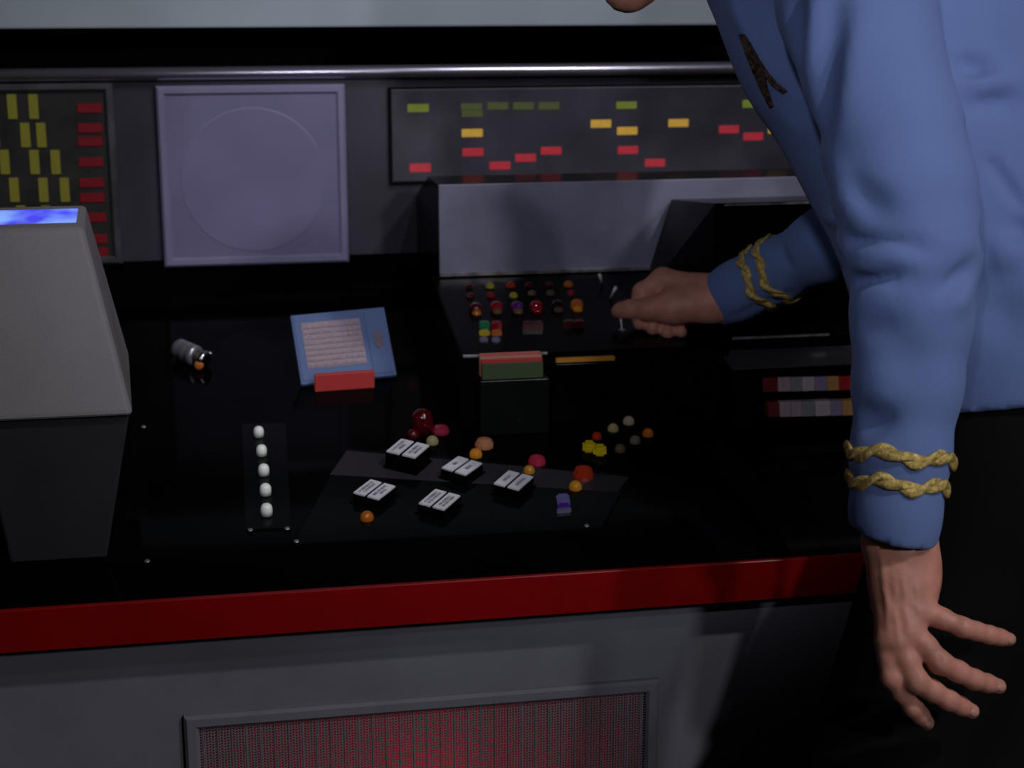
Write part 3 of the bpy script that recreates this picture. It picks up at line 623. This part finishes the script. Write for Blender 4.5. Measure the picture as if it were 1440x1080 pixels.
def nets(fld, step, lo=None, hi=None):
    """surface nets: one continuous quad surface of the field's zero set"""
    if lo is None: lo, hi = fld.bounds(step*3)
    n = np.ceil((hi-lo)/step).astype(int)+1
    ax = [np.float32(lo[i])+np.float32(step)*np.arange(n[i], dtype=np.float32) for i in range(3)]
    val = np.empty(tuple(n), np.float32)
    YY, ZZ = np.meshgrid(ax[1], ax[2], indexing='ij'); B = 16
    for i in range(0, n[0], B):
        xs = ax[0][i:i+B]; X = np.empty((len(xs),)+YY.shape+(3,), np.float32)
        X[..., 0] = xs[:, None, None]; X[..., 1] = YY; X[..., 2] = ZZ; val[i:i+B] = fld.eval(X)
    s = val < 0
    c = np.zeros(tuple(n-1), np.int8)
    offs = [(i, j, k) for i in (0, 1) for j in (0, 1) for k in (0, 1)]
    sl = lambda A, o: A[o[0]:A.shape[0]-1+o[0], o[1]:A.shape[1]-1+o[1], o[2]:A.shape[2]-1+o[2]]
    for o in offs: c += sl(s, o)
    idx = np.argwhere((c > 0) & (c < 8)); vid = -np.ones(tuple(n-1), np.int64); vid[tuple(idx.T)] = np.arange(len(idx))
    acc = np.zeros((len(idx), 3)); cnt = np.zeros(len(idx))
    for o in offs:
        for a in range(3):
            if o[a]: continue
            o2 = list(o); o2[a] = 1
            v0 = val[tuple((idx+np.array(o)).T)]; v1 = val[tuple((idx+np.array(o2)).T)]
            m = (v0 < 0) != (v1 < 0); t = np.where(m, v0/(v0-v1+1e-20), 0)
            p = np.tile(np.array(o, float), (len(idx), 1)); p[:, a] += t
            acc += p*m[:, None]; cnt += m
    V = np.array(lo)+step*(idx+acc/np.maximum(cnt, 1)[:, None])
    F = []
    for a in range(3):
        b1, b2 = (a+1) % 3, (a+2) % 3
        s0 = np.take(s, range(n[a]-1), a); s1 = np.take(s, range(1, n[a]), a)
        e = np.argwhere(s0 != s1)
        e = e[(e[:, b1] > 0) & (e[:, b1] < n[b1]-1) & (e[:, b2] > 0) & (e[:, b2] < n[b2]-1)]
        q = []
        for d1, d2 in ((-1, -1), (0, -1), (0, 0), (-1, 0)):
            g = e.copy(); g[:, b1] += d1; g[:, b2] += d2; q.append(vid[tuple(g.T)])
        q = np.stack(q, 1); ins = s0[tuple(e.T)]
        q[~ins] = q[~ins][:, ::-1]; F.append(q)
    return V, np.concatenate(F)
def net_obj(name, VF, material, parent):
    V, F = VF
    c = (V.min(0)+V.max(0))/2; c[2] = V[:, 2].min()
    me = bpy.data.meshes.new(name); me.vertices.add(len(V)); me.vertices.foreach_set('co', (V-c).astype(np.float32).ravel())
    me.loops.add(F.size); me.loops.foreach_set('vertex_index', F.astype(np.int32).ravel())
    me.polygons.add(len(F)); me.polygons.foreach_set('loop_start', np.arange(0, F.size, 4, dtype=np.int32))
    me.update(calc_edges=True); me.validate(); me.polygons.foreach_set('use_smooth', [True]*len(me.polygons))
    return from_mesh(name, me, material, parent, loc=c)
def march(fld, x, y, d0=1.0, d1=2.2):
    r = ray(x, y); t = d0
    for _ in range(200):
        v = float(fld.eval((CAM+r*t).astype(np.float32)[None])[0])
        if v < 0.0003: break
        t += max(v*0.6, 0.0004)
        if t > d1: break
    return CAM+r*t
def grad(fld, p, e=0.002):
    g = np.array([float(fld.eval((p+np.eye(3)[i]*e).astype(np.float32)[None])[0]-fld.eval((p-np.eye(3)[i]*e).astype(np.float32)[None])[0]) for i in range(3)])
    return g/np.linalg.norm(g)
def R(px, d): return px*d/FPX

person = thing('person', (0.62, 1.30, 0.0), 'person in blue gold-cuffed shirt and black trousers leaning over console to press switch', 'person')

# ---- near arm (hangs down) and far arm (reaches to the switch): picture x, y, depth, radius in px
NA = [(1190, -95, 1.44, 112), (1203, 0, 1.41, 107), (1253, 190, 1.385, 97), (1272, 270, 1.375, 96), (1286, 350, 1.37, 90), (1282, 450, 1.37, 81), (1276, 540, 1.37, 73), (1266, 640, 1.37, 66), (1259, 720, 1.37, 60), (1256, 775, 1.37, 57)]
FA = [(1165, 0, 1.74, 95), (1190, 150, 1.76, 82), (1225, 300, 1.79, 60), (1160, 345, 1.84, 47), (1090, 382, 1.89, 41), (1040, 408, 1.92, 38.5), (1000, 428, 1.945, 36.5)]
na_p = [P(x, y, d) for x, y, d, r in NA]; na_r = [R(r, d) for x, y, d, r in NA]
fa_p = [P(x, y, d) for x, y, d, r in FA]; fa_r = [R(r, d) for x, y, d, r in FA]

# ---- shirt
sh = Field(0.02)
TOR = [(1135, -70, 150), (1205, 50, 150), (1300, 210, 150), (1370, 390, 145), (1405, 520, 142), (1412, 640, 140)]
for dd0, dd1, kk in ((1.555, 1.535, 0.05), (1.66, 1.60, 0.05)):
    n = len(TOR); sh.limb([P(x, y, dd0+(dd1-dd0)*i/(n-1)) for i, (x, y, r) in enumerate(TOR)], [R(r, 1.6) for x, y, r in TOR], kk)
sh.limb([P(1330, -60, 1.57), P(1420, 80, 1.57), P(1470, 260, 1.56), P(1490, 420, 1.55), P(1490, 640, 1.55)], [R(150, 1.6)]*5, 0.06)      # back
sh.limb([P(1190, -110, 1.46), P(1120, -150, 1.60), P(1140, -110, 1.76)], [0.060, 0.070, 0.060], 0.05)     # shoulders
sh.limb(na_p, na_r, 0.014)
sh.limb(fa_p, fa_r, 0.02)
cuffN = na_p[-1]-na_p[-2]; cuffP = P(1257, 750, 1.37); ctilt = np.array([0.0, -0.10, 0.0])
cuffN /= np.linalg.norm(cuffN)
cuffC = cuffN+0.30*FW-0.13*RT
sh.mods.append(cut(cuffP, cuffC))
fcN = fa_p[-1]-fa_p[-2]; fcN /= np.linalg.norm(fcN); fcP = P(1011, 428, 1.945)
def far_cut(X, d):
    s = (X-fcP.astype(np.float32)) @ fcN.astype(np.float32); near = ((X-fcP.astype(np.float32))**2).sum(-1) < 0.09**2
    return np.where(near, np.maximum(d, s), d)
sh.mods.append(far_cut)
def hollow(p, n, r):
    p = p.astype(np.float32); n = n.astype(np.float32)
    def f(X, d):
        q = X-p; s = q @ n; rad = np.sqrt(np.maximum((q*q).sum(-1)-s*s, 0)); c = np.maximum(rad-np.float32(r), np.abs(s)-np.float32(0.018))
        return np.maximum(d, -c)
    return f
sh.mods.append(hollow(cuffP, cuffN, na_r[-1]-0.0075)); sh.mods.append(hollow(fcP, fcN, fa_r[-1]-0.0070))
hemA = P(1340, 577, 1.53); hemN = P(1408, 640, 1.55)-P(1390, 460, 1.55); hemN /= np.linalg.norm(hemN)
def hem_cut(X, d):
    s = (X-hemA.astype(np.float32)) @ hemN.astype(np.float32)
    q = X-hemA.astype(np.float32)
    arm = ((X-CAM.astype(np.float32)) @ FW.astype(np.float32)) < 1.425      # only the body of the shirt ends here
    return np.where(arm, d, np.maximum(d, s))
sh.mods.append(hem_cut)
# folds pressed along the surface
base_mods = list(sh.mods); FOLDS = []
def pf(a, b, amp, wd):
    FOLDS.append(fold(march(sh, *a), march(sh, *b), amp*1.5, wd))
for f_ in (  # near sleeve: elbow, cuff, shoulder
        ((1196, 338), (1300, 350), .0060, .009), ((1200, 365), (1290, 366), -.0050, .012), ((1198, 398), (1268, 384), .0070, .009), ((1200, 428), (1260, 408), -.0045, .012),
        ((1330, 408), (1368, 372), .0080, .008), ((1330, 432), (1362, 410), -.0060, .011), ((1205, 575), (1250, 600), .004, .012), ((1208, 612), (1262, 580), .0035, .010),
        ((1185, 255), (1250, 300), .0045, .013), ((1172, 225), (1205, 310), -.005, .014), ((1250, 440), (1290, 560), .003, .020), ((1210, 470), (1260, 455), .0035, .011),
        ((1122, 0), (1122, 90), .010, .011), ((1150, 0), (1140, 120), -.006, .014), ((1175, 0), (1158, 190), .0080, .014), ((1205, 20), (1185, 170), -.004, .018),
        # side and back of the shirt
        ((1385, 334), (1436, 322), .016, .009), ((1390, 362), (1436, 350), -.008, .014), ((1350, 92), (1388, 98), .010, .009), ((1350, 120), (1430, 110), -.005, .014), ((1365, 148), (1430, 142), .006, .010),
        ((1360, 180), (1396, 232), .0060, .005), ((1396, 232), (1436, 288), .0060, .005), ((1395, 420), (1436, 470), .004, .02),
        # chest and armpit
        ((1058, -25), (1090, 40), .050, .017), ((1074, 0), (1108, 85), .050, .015), ((1100, 60), (1128, 140), .022, .012), ((1030, 0), (1060, 50), -.004, .014), ((1118, 160), (1148, 196), .008, .011), ((1075, 130), (1125, 140), .003, .014),
        # far sleeve: seam and bunching
        ((1030, 446), (1110, 412), .0030, .004), ((1110, 412), (1185, 376), .0030, .004), ((1146, 318), (1172, 356), .0090, .008), ((1166, 308), (1188, 348), -.006, .010), ((1098, 346), (1112, 376), .0035, .006)):
    pf(*f_)
sh.mods += FOLDS
shirt = net_obj('shirt', nets(sh, 0.0042), M_SHIRT, person); tag(shirt, label='long-sleeved blue shirt')

# ---- trousers and boots
tr = Field(0.04)
tr.limb([P(1398, 500, 1.535), P(1408, 620, 1.535), P(1400, 700, 1.53)], [R(132, 1.55), R(132, 1.55), R(125, 1.55)])
tr.limb([P(1402, 500, 1.60), P(1410, 620, 1.60), P(1402, 690, 1.585)], [R(130, 1.55), R(128, 1.55), R(115, 1.55)])
hipN, kneeN = P(1390, 690, 1.525), P(1225, 1130, 1.50)
ankN = np.array([kneeN[0]+0.09, kneeN[1]-0.06, 0.11])
tr.limb([hipN, kneeN, ankN], [R(135, 1.52), R(105, 1.5), 0.055])
hipF, kneeF = P(1425, 690, 1.585), P(1400, 1120, 1.57)
ankF = np.array([kneeF[0]+0.10, kneeF[1]-0.08, 0.11])
tr.limb([hipF, kneeF, ankF], [R(105, 1.6), R(92, 1.6), 0.055])
for (a, b, amp, wd) in (((1310, 800, 1.44), (1420, 700, 1.44), -.004, .02), ((1330, 900, 1.42), (1440, 960, 1.44), .004, .018)): tr.mods.append(fold(P(*a), P(*b), amp, wd))
tr.mods.append(lambda X, d: np.maximum(d, np.float32(0.10)-X[..., 2]))
trousers = net_obj('trousers', nets(tr, 0.008), M_TROUSER, person); tag(trousers, label='black trousers')
for k, an in enumerate((ankN, ankF)):
    bt_ = Field(0.03); a = np.array([an[0], an[1], 0.0])
    bt_.limb([a+(0, 0, .17), a+(0, 0, .055)], [.048, .045]).limb([a+(0.03, -.005, .042), a+(-.10, .03, .042), a+(-.16, .045, .034)], [.042, .046, .032])
    bt_.mods.append(lambda X, d: np.maximum(d, np.float32(0.0)-X[..., 2]))
    net_obj('boot', nets(bt_, 0.007), M_BOOT, person)

# ---- body: head, trunk and limbs inside the clothes, with both hands
hc = P(925, -185, 1.62)
hup = -0.35*RT+0.90*UP; hup /= np.linalg.norm(hup); hfw = -RT*0.9-UP*0.36+FW*0.10; hfw -= hup*np.dot(hup, hfw); hfw /= np.linalg.norm(hfw); hsd = np.cross(hup, hfw)
def H(f_, s_, u_): return hc+hfw*f_+hsd*s_+hup*u_
HR = np.stack([hfw, hsd, hup])
bd = Field(0.02)
bd.ball(H(-.012, 0, .035), (.098, .076, .088), 0.03, HR); bd.ball(H(.030, 0, -.035), (.062, .058, .080), 0.03, HR)
bd.limb([H(.070, 0, -.098), H(.020, .050, -.070), H(-.01, .060, -.03)], [.020, .018, .018], 0.02); bd.limb([H(.070, 0, -.098), H(.020, -.050, -.070), H(-.01, -.060, -.03)], [.020, .018, .018], 0.02)
bd.limb([H(.086, 0, .012), H(.112, 0, -.030), H(.096, 0, -.038)], [.008, .013, .010], 0.012)                      # nose
bd.limb([H(.086, -.016, -.062), H(.095, 0, -.061), H(.086, .016, -.062)], [.005, .007, .005], 0.008)               # lips
for s_ in (-1, 1):
    bd.limb([H(.082, s_*.012, .026), H(.074, s_*.048, .026)], [.008, .008], 0.012)                                    # brow
    bd.limb([H(-.005, s_*.077, .020), H(-.014, s_*.083, -.002), H(-.006, s_*.076, -.030)], [.009, .011, .007], 0.008)   # ear
neck = P(1110, -110, 1.62)
bd.limb([H(-.03, 0, -.04), neck], [.056, .060], 0.03)
bd.limb([neck, P(1200, 50, 1.60), P(1300, 210, 1.59), P(1400, 560, 1.57)], [.075, .085, .085, .08], 0.05)
bd.limb([P(1190, -100, 1.46), P(1130, -130, 1.6), P(1150, -90, 1.74)], [.045, .05, .045], 0.05)
bd.limb([p for p in na_p[:-1]], [r*0.72 for r in na_r[:-1]], 0.02); bd.limb([p for p in fa_p[:-1]], [r*0.72 for r in fa_r[:-1]], 0.02)
bd.limb([P(1400, 620, 1.53), hipN, kneeN, ankN, ankN*(1, 1, 0.5)], [.07, .07, .055, .038, .036], 0.03); bd.limb([P(1402, 620, 1.59), hipF, kneeF, ankF, ankF*(1, 1, 0.5)], [.065, .062, .05, .038, .036], 0.03)
Vb, Fb = nets(bd, 0.0075)

def hand_field(): return Field(0.008)
# near hand: back of the hand to the camera, fingers spread down the thigh
hn = hand_field(); D = 1.372
def q(x, y, d): return P(x, y, d)
def r_(px): return px*1.36/FPX
hn.limb([q(1240, 690, D), q(1243, 765, D), q(1250, 815, D-.002)], [r_(27), r_(24), r_(21)], 0.02)
hn.limb([q(1284, 690, D), q(1287, 765, D), q(1292, 812, D-.002)], [r_(27), r_(24.5), r_(25)], 0.02)
hn.limb([q(1262, 700, D), q(1264, 800, D-.003)], [r_(26), r_(24)], 0.02)
MCP = {'index': (1247, 902, 1.357), 'middle': (1263, 900, 1.350), 'ring': (1281, 885, 1.350), 'little': (1297, 860, 1.356)}
CMC = {'index': (1243, 815, 1.368), 'middle': (1258, 815, 1.364), 'ring': (1274, 815, 1.364), 'little': (1293, 812, 1.368)}
MR_ = {'index': 15.5, 'middle': 15.5, 'ring': 15, 'little': 14.5}
for k_ in MCP: hn.limb([q(*CMC[k_]), q(*MCP[k_])], [r_(18), r_(MR_[k_])], 0.013)
hn.limb([q(1250, 830, 1.372), q(1285, 860, 1.366)], [r_(17), r_(16)], 0.014)
hn.limb([q(1300, 795, 1.374), q(1301, 838, 1.372)], [r_(18), r_(15)], 0.014)     # heel of the hand
FING = {'index': [(1247, 900, 1.357, 15.5), (1254, 952, 1.352, 14.5), (1284, 995, 1.362, 13.0), (1303, 1016, 1.376, 11)],
        'middle': [(1263, 900, 1.352, 15.5), (1289, 958, 1.346, 15), (1334, 985, 1.358, 13.4), (1366, 1000, 1.374, 11.2)],
        'ring': [(1281, 885, 1.352, 15), (1323, 932, 1.346, 14.8), (1371, 956, 1.358, 13), (1404, 965, 1.374, 11)],
        'little': [(1297, 858, 1.357, 15), (1353, 882, 1.350, 12.8), (1392, 893, 1.360, 11.6), (1419, 899, 1.372, 9.8)]}
for k_, js in FING.items():
    pp = [q(x, y, d) for x, y, d, r in js]; rr = [r_(r) for x, y, d, r in js]
    # slimmer mid-phalanges, fuller joints
    P2 = [pp[0]]; R2 = [rr[0]]
    for i in range(len(pp)-1):
        P2 += [pp[i]*0.5+pp[i+1]*0.5, pp[i+1]]; R2 += [(rr[i]+rr[i+1])/2*0.975, rr[i+1]]
    hn.limb(P2, R2, 0.006)
hn.limb([q(1248, 800, 1.385), q(1244, 850, 1.400), q(1258, 895, 1.407), q(1275, 925, 1.408)], [r_(20), r_(16), r_(13), r_(10.5)], 0.010)   # thumb behind the palm
# tendons and a vein on the back of the hand
for a, b, am in (((1256, 815, 1.348), (1263, 890, 1.336), -.0016), ((1270, 815, 1.347), (1281, 876, 1.336), -.0016), ((1244, 815, 1.352), (1248, 890, 1.343), -.0014), ((1288, 815, 1.350), (1296, 850, 1.341), -.0012),
                 ((1236, 770, 1.352), (1243, 830, 1.350), -.0014), ((1243, 830, 1.350), (1256, 870, 1.345), -.001), ((1262, 845, 1.345), (1272, 905, 1.338), .0012), ((1250, 850, 1.346), (1256, 905, 1.338), .0012), ((1278, 850, 1.345), (1292, 876, 1.340), .0014), ((1260, 775, 1.345), (1300, 768, 1.346), .0012)):
    hn.mods.append(fold(q(*a), q(*b), am, 0.0032))
for js in FING.values():                                   # creases over the finger joints
    for x, y, d, r in js[1:3]: hn.mods.append(fold(q(x-3, y-r*0.9, d-.008), q(x+3, y+r*0.4, d-.012), .0007, .0022))
Vn, Fn = nets(hn, 0.0017)
# far hand: fist with the thumb laid along the toggle switch
hf_ = hand_field(); DF = 1.945
def rf(px): return px*1.95/FPX
hf_.limb([q(1060, 396, 1.915), q(1006, 416, 1.935), q(985, 415, 1.945)], [rf(25), rf(24), rf(24)], 0.02)
hf_.limb([q(1060, 410, 1.905), q(1008, 428, 1.925), q(985, 428, 1.935)], [rf(22), rf(19), rf(20)], 0.02)
RM = {'index': (932, 393, 1.958), 'middle': (938, 396, 1.978), 'ring': (948, 402, 1.995), 'little': (958, 410, 2.008)}
for i, (k_, m_) in enumerate(RM.items()):
    hf_.limb([q(988, 411+i*4, 1.94+i*.010), q(*m_)], [rf(20), rf(16.5-i)], 0.016)
hf_.limb([q(985, 428, 1.93), q(948, 432, 1.935), q(918, 434, 1.940)], [rf(21), rf(21), rf(16)], 0.016)         # ball of the thumb
hf_.limb([q(932, 433, 1.938), q(910, 435, 1.940), q(886, 435, 1.950), q(873, 437, 1.958), q(869, 438, 1.961)], [rf(16), rf(13.5), rf(12.2), rf(10.2), rf(8.2)], 0.008)
hf_.limb([q(932, 393, 1.958), q(903, 411, 1.958), q(896, 436, 1.965), q(899, 456, 1.950)], [rf(16), rf(13), rf(11), rf(8.5)], 0.006)
hf_.limb([q(938, 396, 1.978), q(906, 424, 1.978), q(908, 452, 1.965), q(918, 462, 1.945)], [rf(15), rf(13), rf(11), rf(9.5)], 0.006)
hf_.limb([q(948, 402, 1.995), q(918, 434, 1.985), q(930, 460, 1.960), q(939, 468, 1.942)], [rf(15), rf(13), rf(11.5), rf(9.5)], 0.006)
hf_.limb([q(958, 410, 2.008), q(938, 444, 1.985), q(950, 462, 1.955), q(958, 467, 1.940)], [rf(14), rf(12), rf(10), rf(8.5)], 0.006)
hf_.mods.append(fold(q(915, 406, 1.925), q(905, 420, 1.930), .0035, .005)); hf_.mods.append(fold(q(925, 452, 1.91), q(975, 455, 1.90), .004, .005))
Vf, Ff = nets(hf_, 0.0019)
VV = np.concatenate([Vb, Vn, Vf]); FF = np.concatenate([Fb, Fn+len(Vb), Ff+len(Vb)+len(Vn)])
body = net_obj('body', (VV, FF), M_SKIN, person)
# finger nails of the near hand
for k_, js in FING.items():
    x0, y0, d0, r0 = js[2]; x1, y1, d1, r1 = js[3]
    tip = q(x1, y1, d1); dirv = tip-q(x0, y0, d0); dirv /= np.linalg.norm(dirv)
    s = march(hn, x1+3*(1 if x1 > x0 else 0)+0.05*(x1-x0), y1+0.12*(y1-y0)+1.5, 1.25, 1.5); nn = grad(hn, s)
    e1 = dirv-nn*np.dot(nn, dirv); e1 /= np.linalg.norm(e1); e2 = np.cross(nn, e1)
    V = []; NS = 14
    for rr_, hh in ((1.0, -0.0006), (0.9, 0.0003), (0.45, 0.0007)):
        V += [s+e1*0.0052*rr_*math.cos(t)+e2*0.0038*rr_*math.sin(t)+nn*(hh-0.35*(0.0038*rr_*math.sin(t))**2/0.0055) for t in [2*math.pi*k/NS for k in range(NS)]]
    F = [(a*NS+k, a*NS+(k+1) % NS, (a+1)*NS+(k+1) % NS, (a+1)*NS+k) for a in range(2) for k in range(NS)]+[tuple(range(2*NS, 3*NS))]
    raw('fingernail', V, F, M_NAIL, body, True)
for s_ in (-1, 1):
    me = lathe_mesh('eye', [(0.001, -.012), (.008, -.009), (.012, 0), (.008, .009), (.001, .012)], 14); ey = from_mesh('eye', me, M_EYE, body, loc=H(.070, s_*.031, .006)); me = lathe_mesh('iris', [(0.0055, 0), (.005, .002), (.001, .0026)], 12); from_mesh('iris', me, M_HAIR, ey, loc=H(.0805, s_*.031, .004), rot=Vector(hfw).to_track_quat('Z', 'Y').to_euler()); tube('eyebrow', [H(.088, s_*.012, .026), H(.086, s_*.032, .034), H(.074, s_*.052, .038)], [.003, .0035, .002], M_HAIR, body, 8)
hr = Field(0.02); hr.ball(H(-.024, 0, .048), (.102, .084, .088), 0.02, HR); hr.limb([H(-.07, .03, -.03), H(-.07, -.03, -.03)], [.045, .045], 0.03)
hr.mods.append(cut(H(.055, 0, .06), hfw*0.8-hup*0.6))
net_obj('hair', nets(hr, 0.006), M_HAIR, person)

# ---- gold braid on the cuffs: two strands twisted round each other
def braid(pts, rads, center, label):
    pts = [np.asarray(p) for p in pts]
    c = np.asarray(center, float); best = None
    for i in range(len(pts)-1):
        ab = pts[i+1]-pts[i]; t = np.clip(np.dot(c-pts[i], ab)/np.dot(ab, ab), 0, 1); dd = np.linalg.norm(c-pts[i]-t*ab)
        if best is None or dd < best[0]: best = (dd, pts[i]+t*ab, ab/np.linalg.norm(ab), rads[i]+(rads[i+1]-rads[i])*t, (rads[i+1]-rads[i])/np.linalg.norm(ab))
    _, o, ax, r, tap = best
    e1 = np.cross(ax, (0, 0.2, 1.0) if abs(ax[2]) < 0.9 else (1.0, 0, 0)); e1 /= np.linalg.norm(e1); e2 = np.cross(ax, e1)
    root = None; N = 150; M = 8
    for st in (0, 1):
        V = []; F = []
        for k in range(N):
            t = 2*math.pi*k/N; ph = 6*t+math.pi*st+0.6
            off = 0.0030*math.sin(ph)+0.0030*math.sin(5*t+1); hgt = 0.0022+0.0012*math.cos(ph)
            rd = e1*math.cos(t)+e2*math.sin(t)
            rs = np.linspace(0.6*r, 1.5*r, 90); vv = sh.eval((o+ax*off+rd*rs[:, None]).astype(np.float32)); rr_ = rs[int(np.argmax(vv > 0))]
            cc = o+ax*off+rd*(rr_+hgt-0.0008)
            ra, rb = 0.0038*(1+0.18*math.sin(ph*1.0+1)), 0.0016
            V += [cc+ax*ra*math.cos(u)+rd*rb*math.sin(u) for u in [2*math.pi*j/M for j in range(M)]]
        F = [(k*M+j, k*M+(j+1) % M, ((k+1) % N)*M+(j+1) % M, ((k+1) % N)*M+j) for k in range(N) for j in range(M)]
        ob = raw('cuff_braid' if st == 0 else 'braid_strand', V, F, M_GOLD, shirt if st == 0 else root, True)
        if st == 0: root = ob; tag(ob, label=label)
for x, y in ((1266, 640), (1262, 679)): braid(na_p, na_r, P(x, y, 1.37), 'wavy gold braid round the cuff')
for x, y, d in ((1072, 392, 1.90), (1098, 378, 1.885)): braid(fa_p, fa_r, P(x, y, d), 'wavy gold braid round the cuff')

# ---- arrowhead badge stitched on the chest
outl = [(1040, 48), (1046.7, 48), (1055.7, 61), (1067.4, 82), (1080, 101), (1093, 117), (1107.6, 128), (1102, 130.5), (1090, 121.5), (1083, 115), (1077.8, 106.5), (1078, 113), (1079.7, 123), (1084, 136), (1088, 149), (1083, 150), (1076.5, 137.6), (1066, 115.6), (1058, 97), (1050.6, 78)]
front = [march(sh, x, y) for x, y in outl]; nn = grad(sh, march(sh, 1067, 92))
nA = nn-FW*0.3; nA /= np.linalg.norm(nA)
bm = bmesh.new(); a = [bm.verts.new(tuple(p-nA*0.002)) for p in front]; b = [bm.verts.new(tuple(p+nA*0.0022)) for p in front]
bm.faces.new(a); bm.faces.new(b[::-1])
for i in range(len(a)): bm.faces.new([a[i], a[(i+1) % len(a)], b[(i+1) % len(a)], b[i]])
bmesh.ops.triangulate(bm, faces=[f for f in bm.faces if len(f.verts) > 4])
o = bm_obj('chest_badge', bm, M_BADGE, shirt); tag(o, label='dark sequined arrowhead badge')
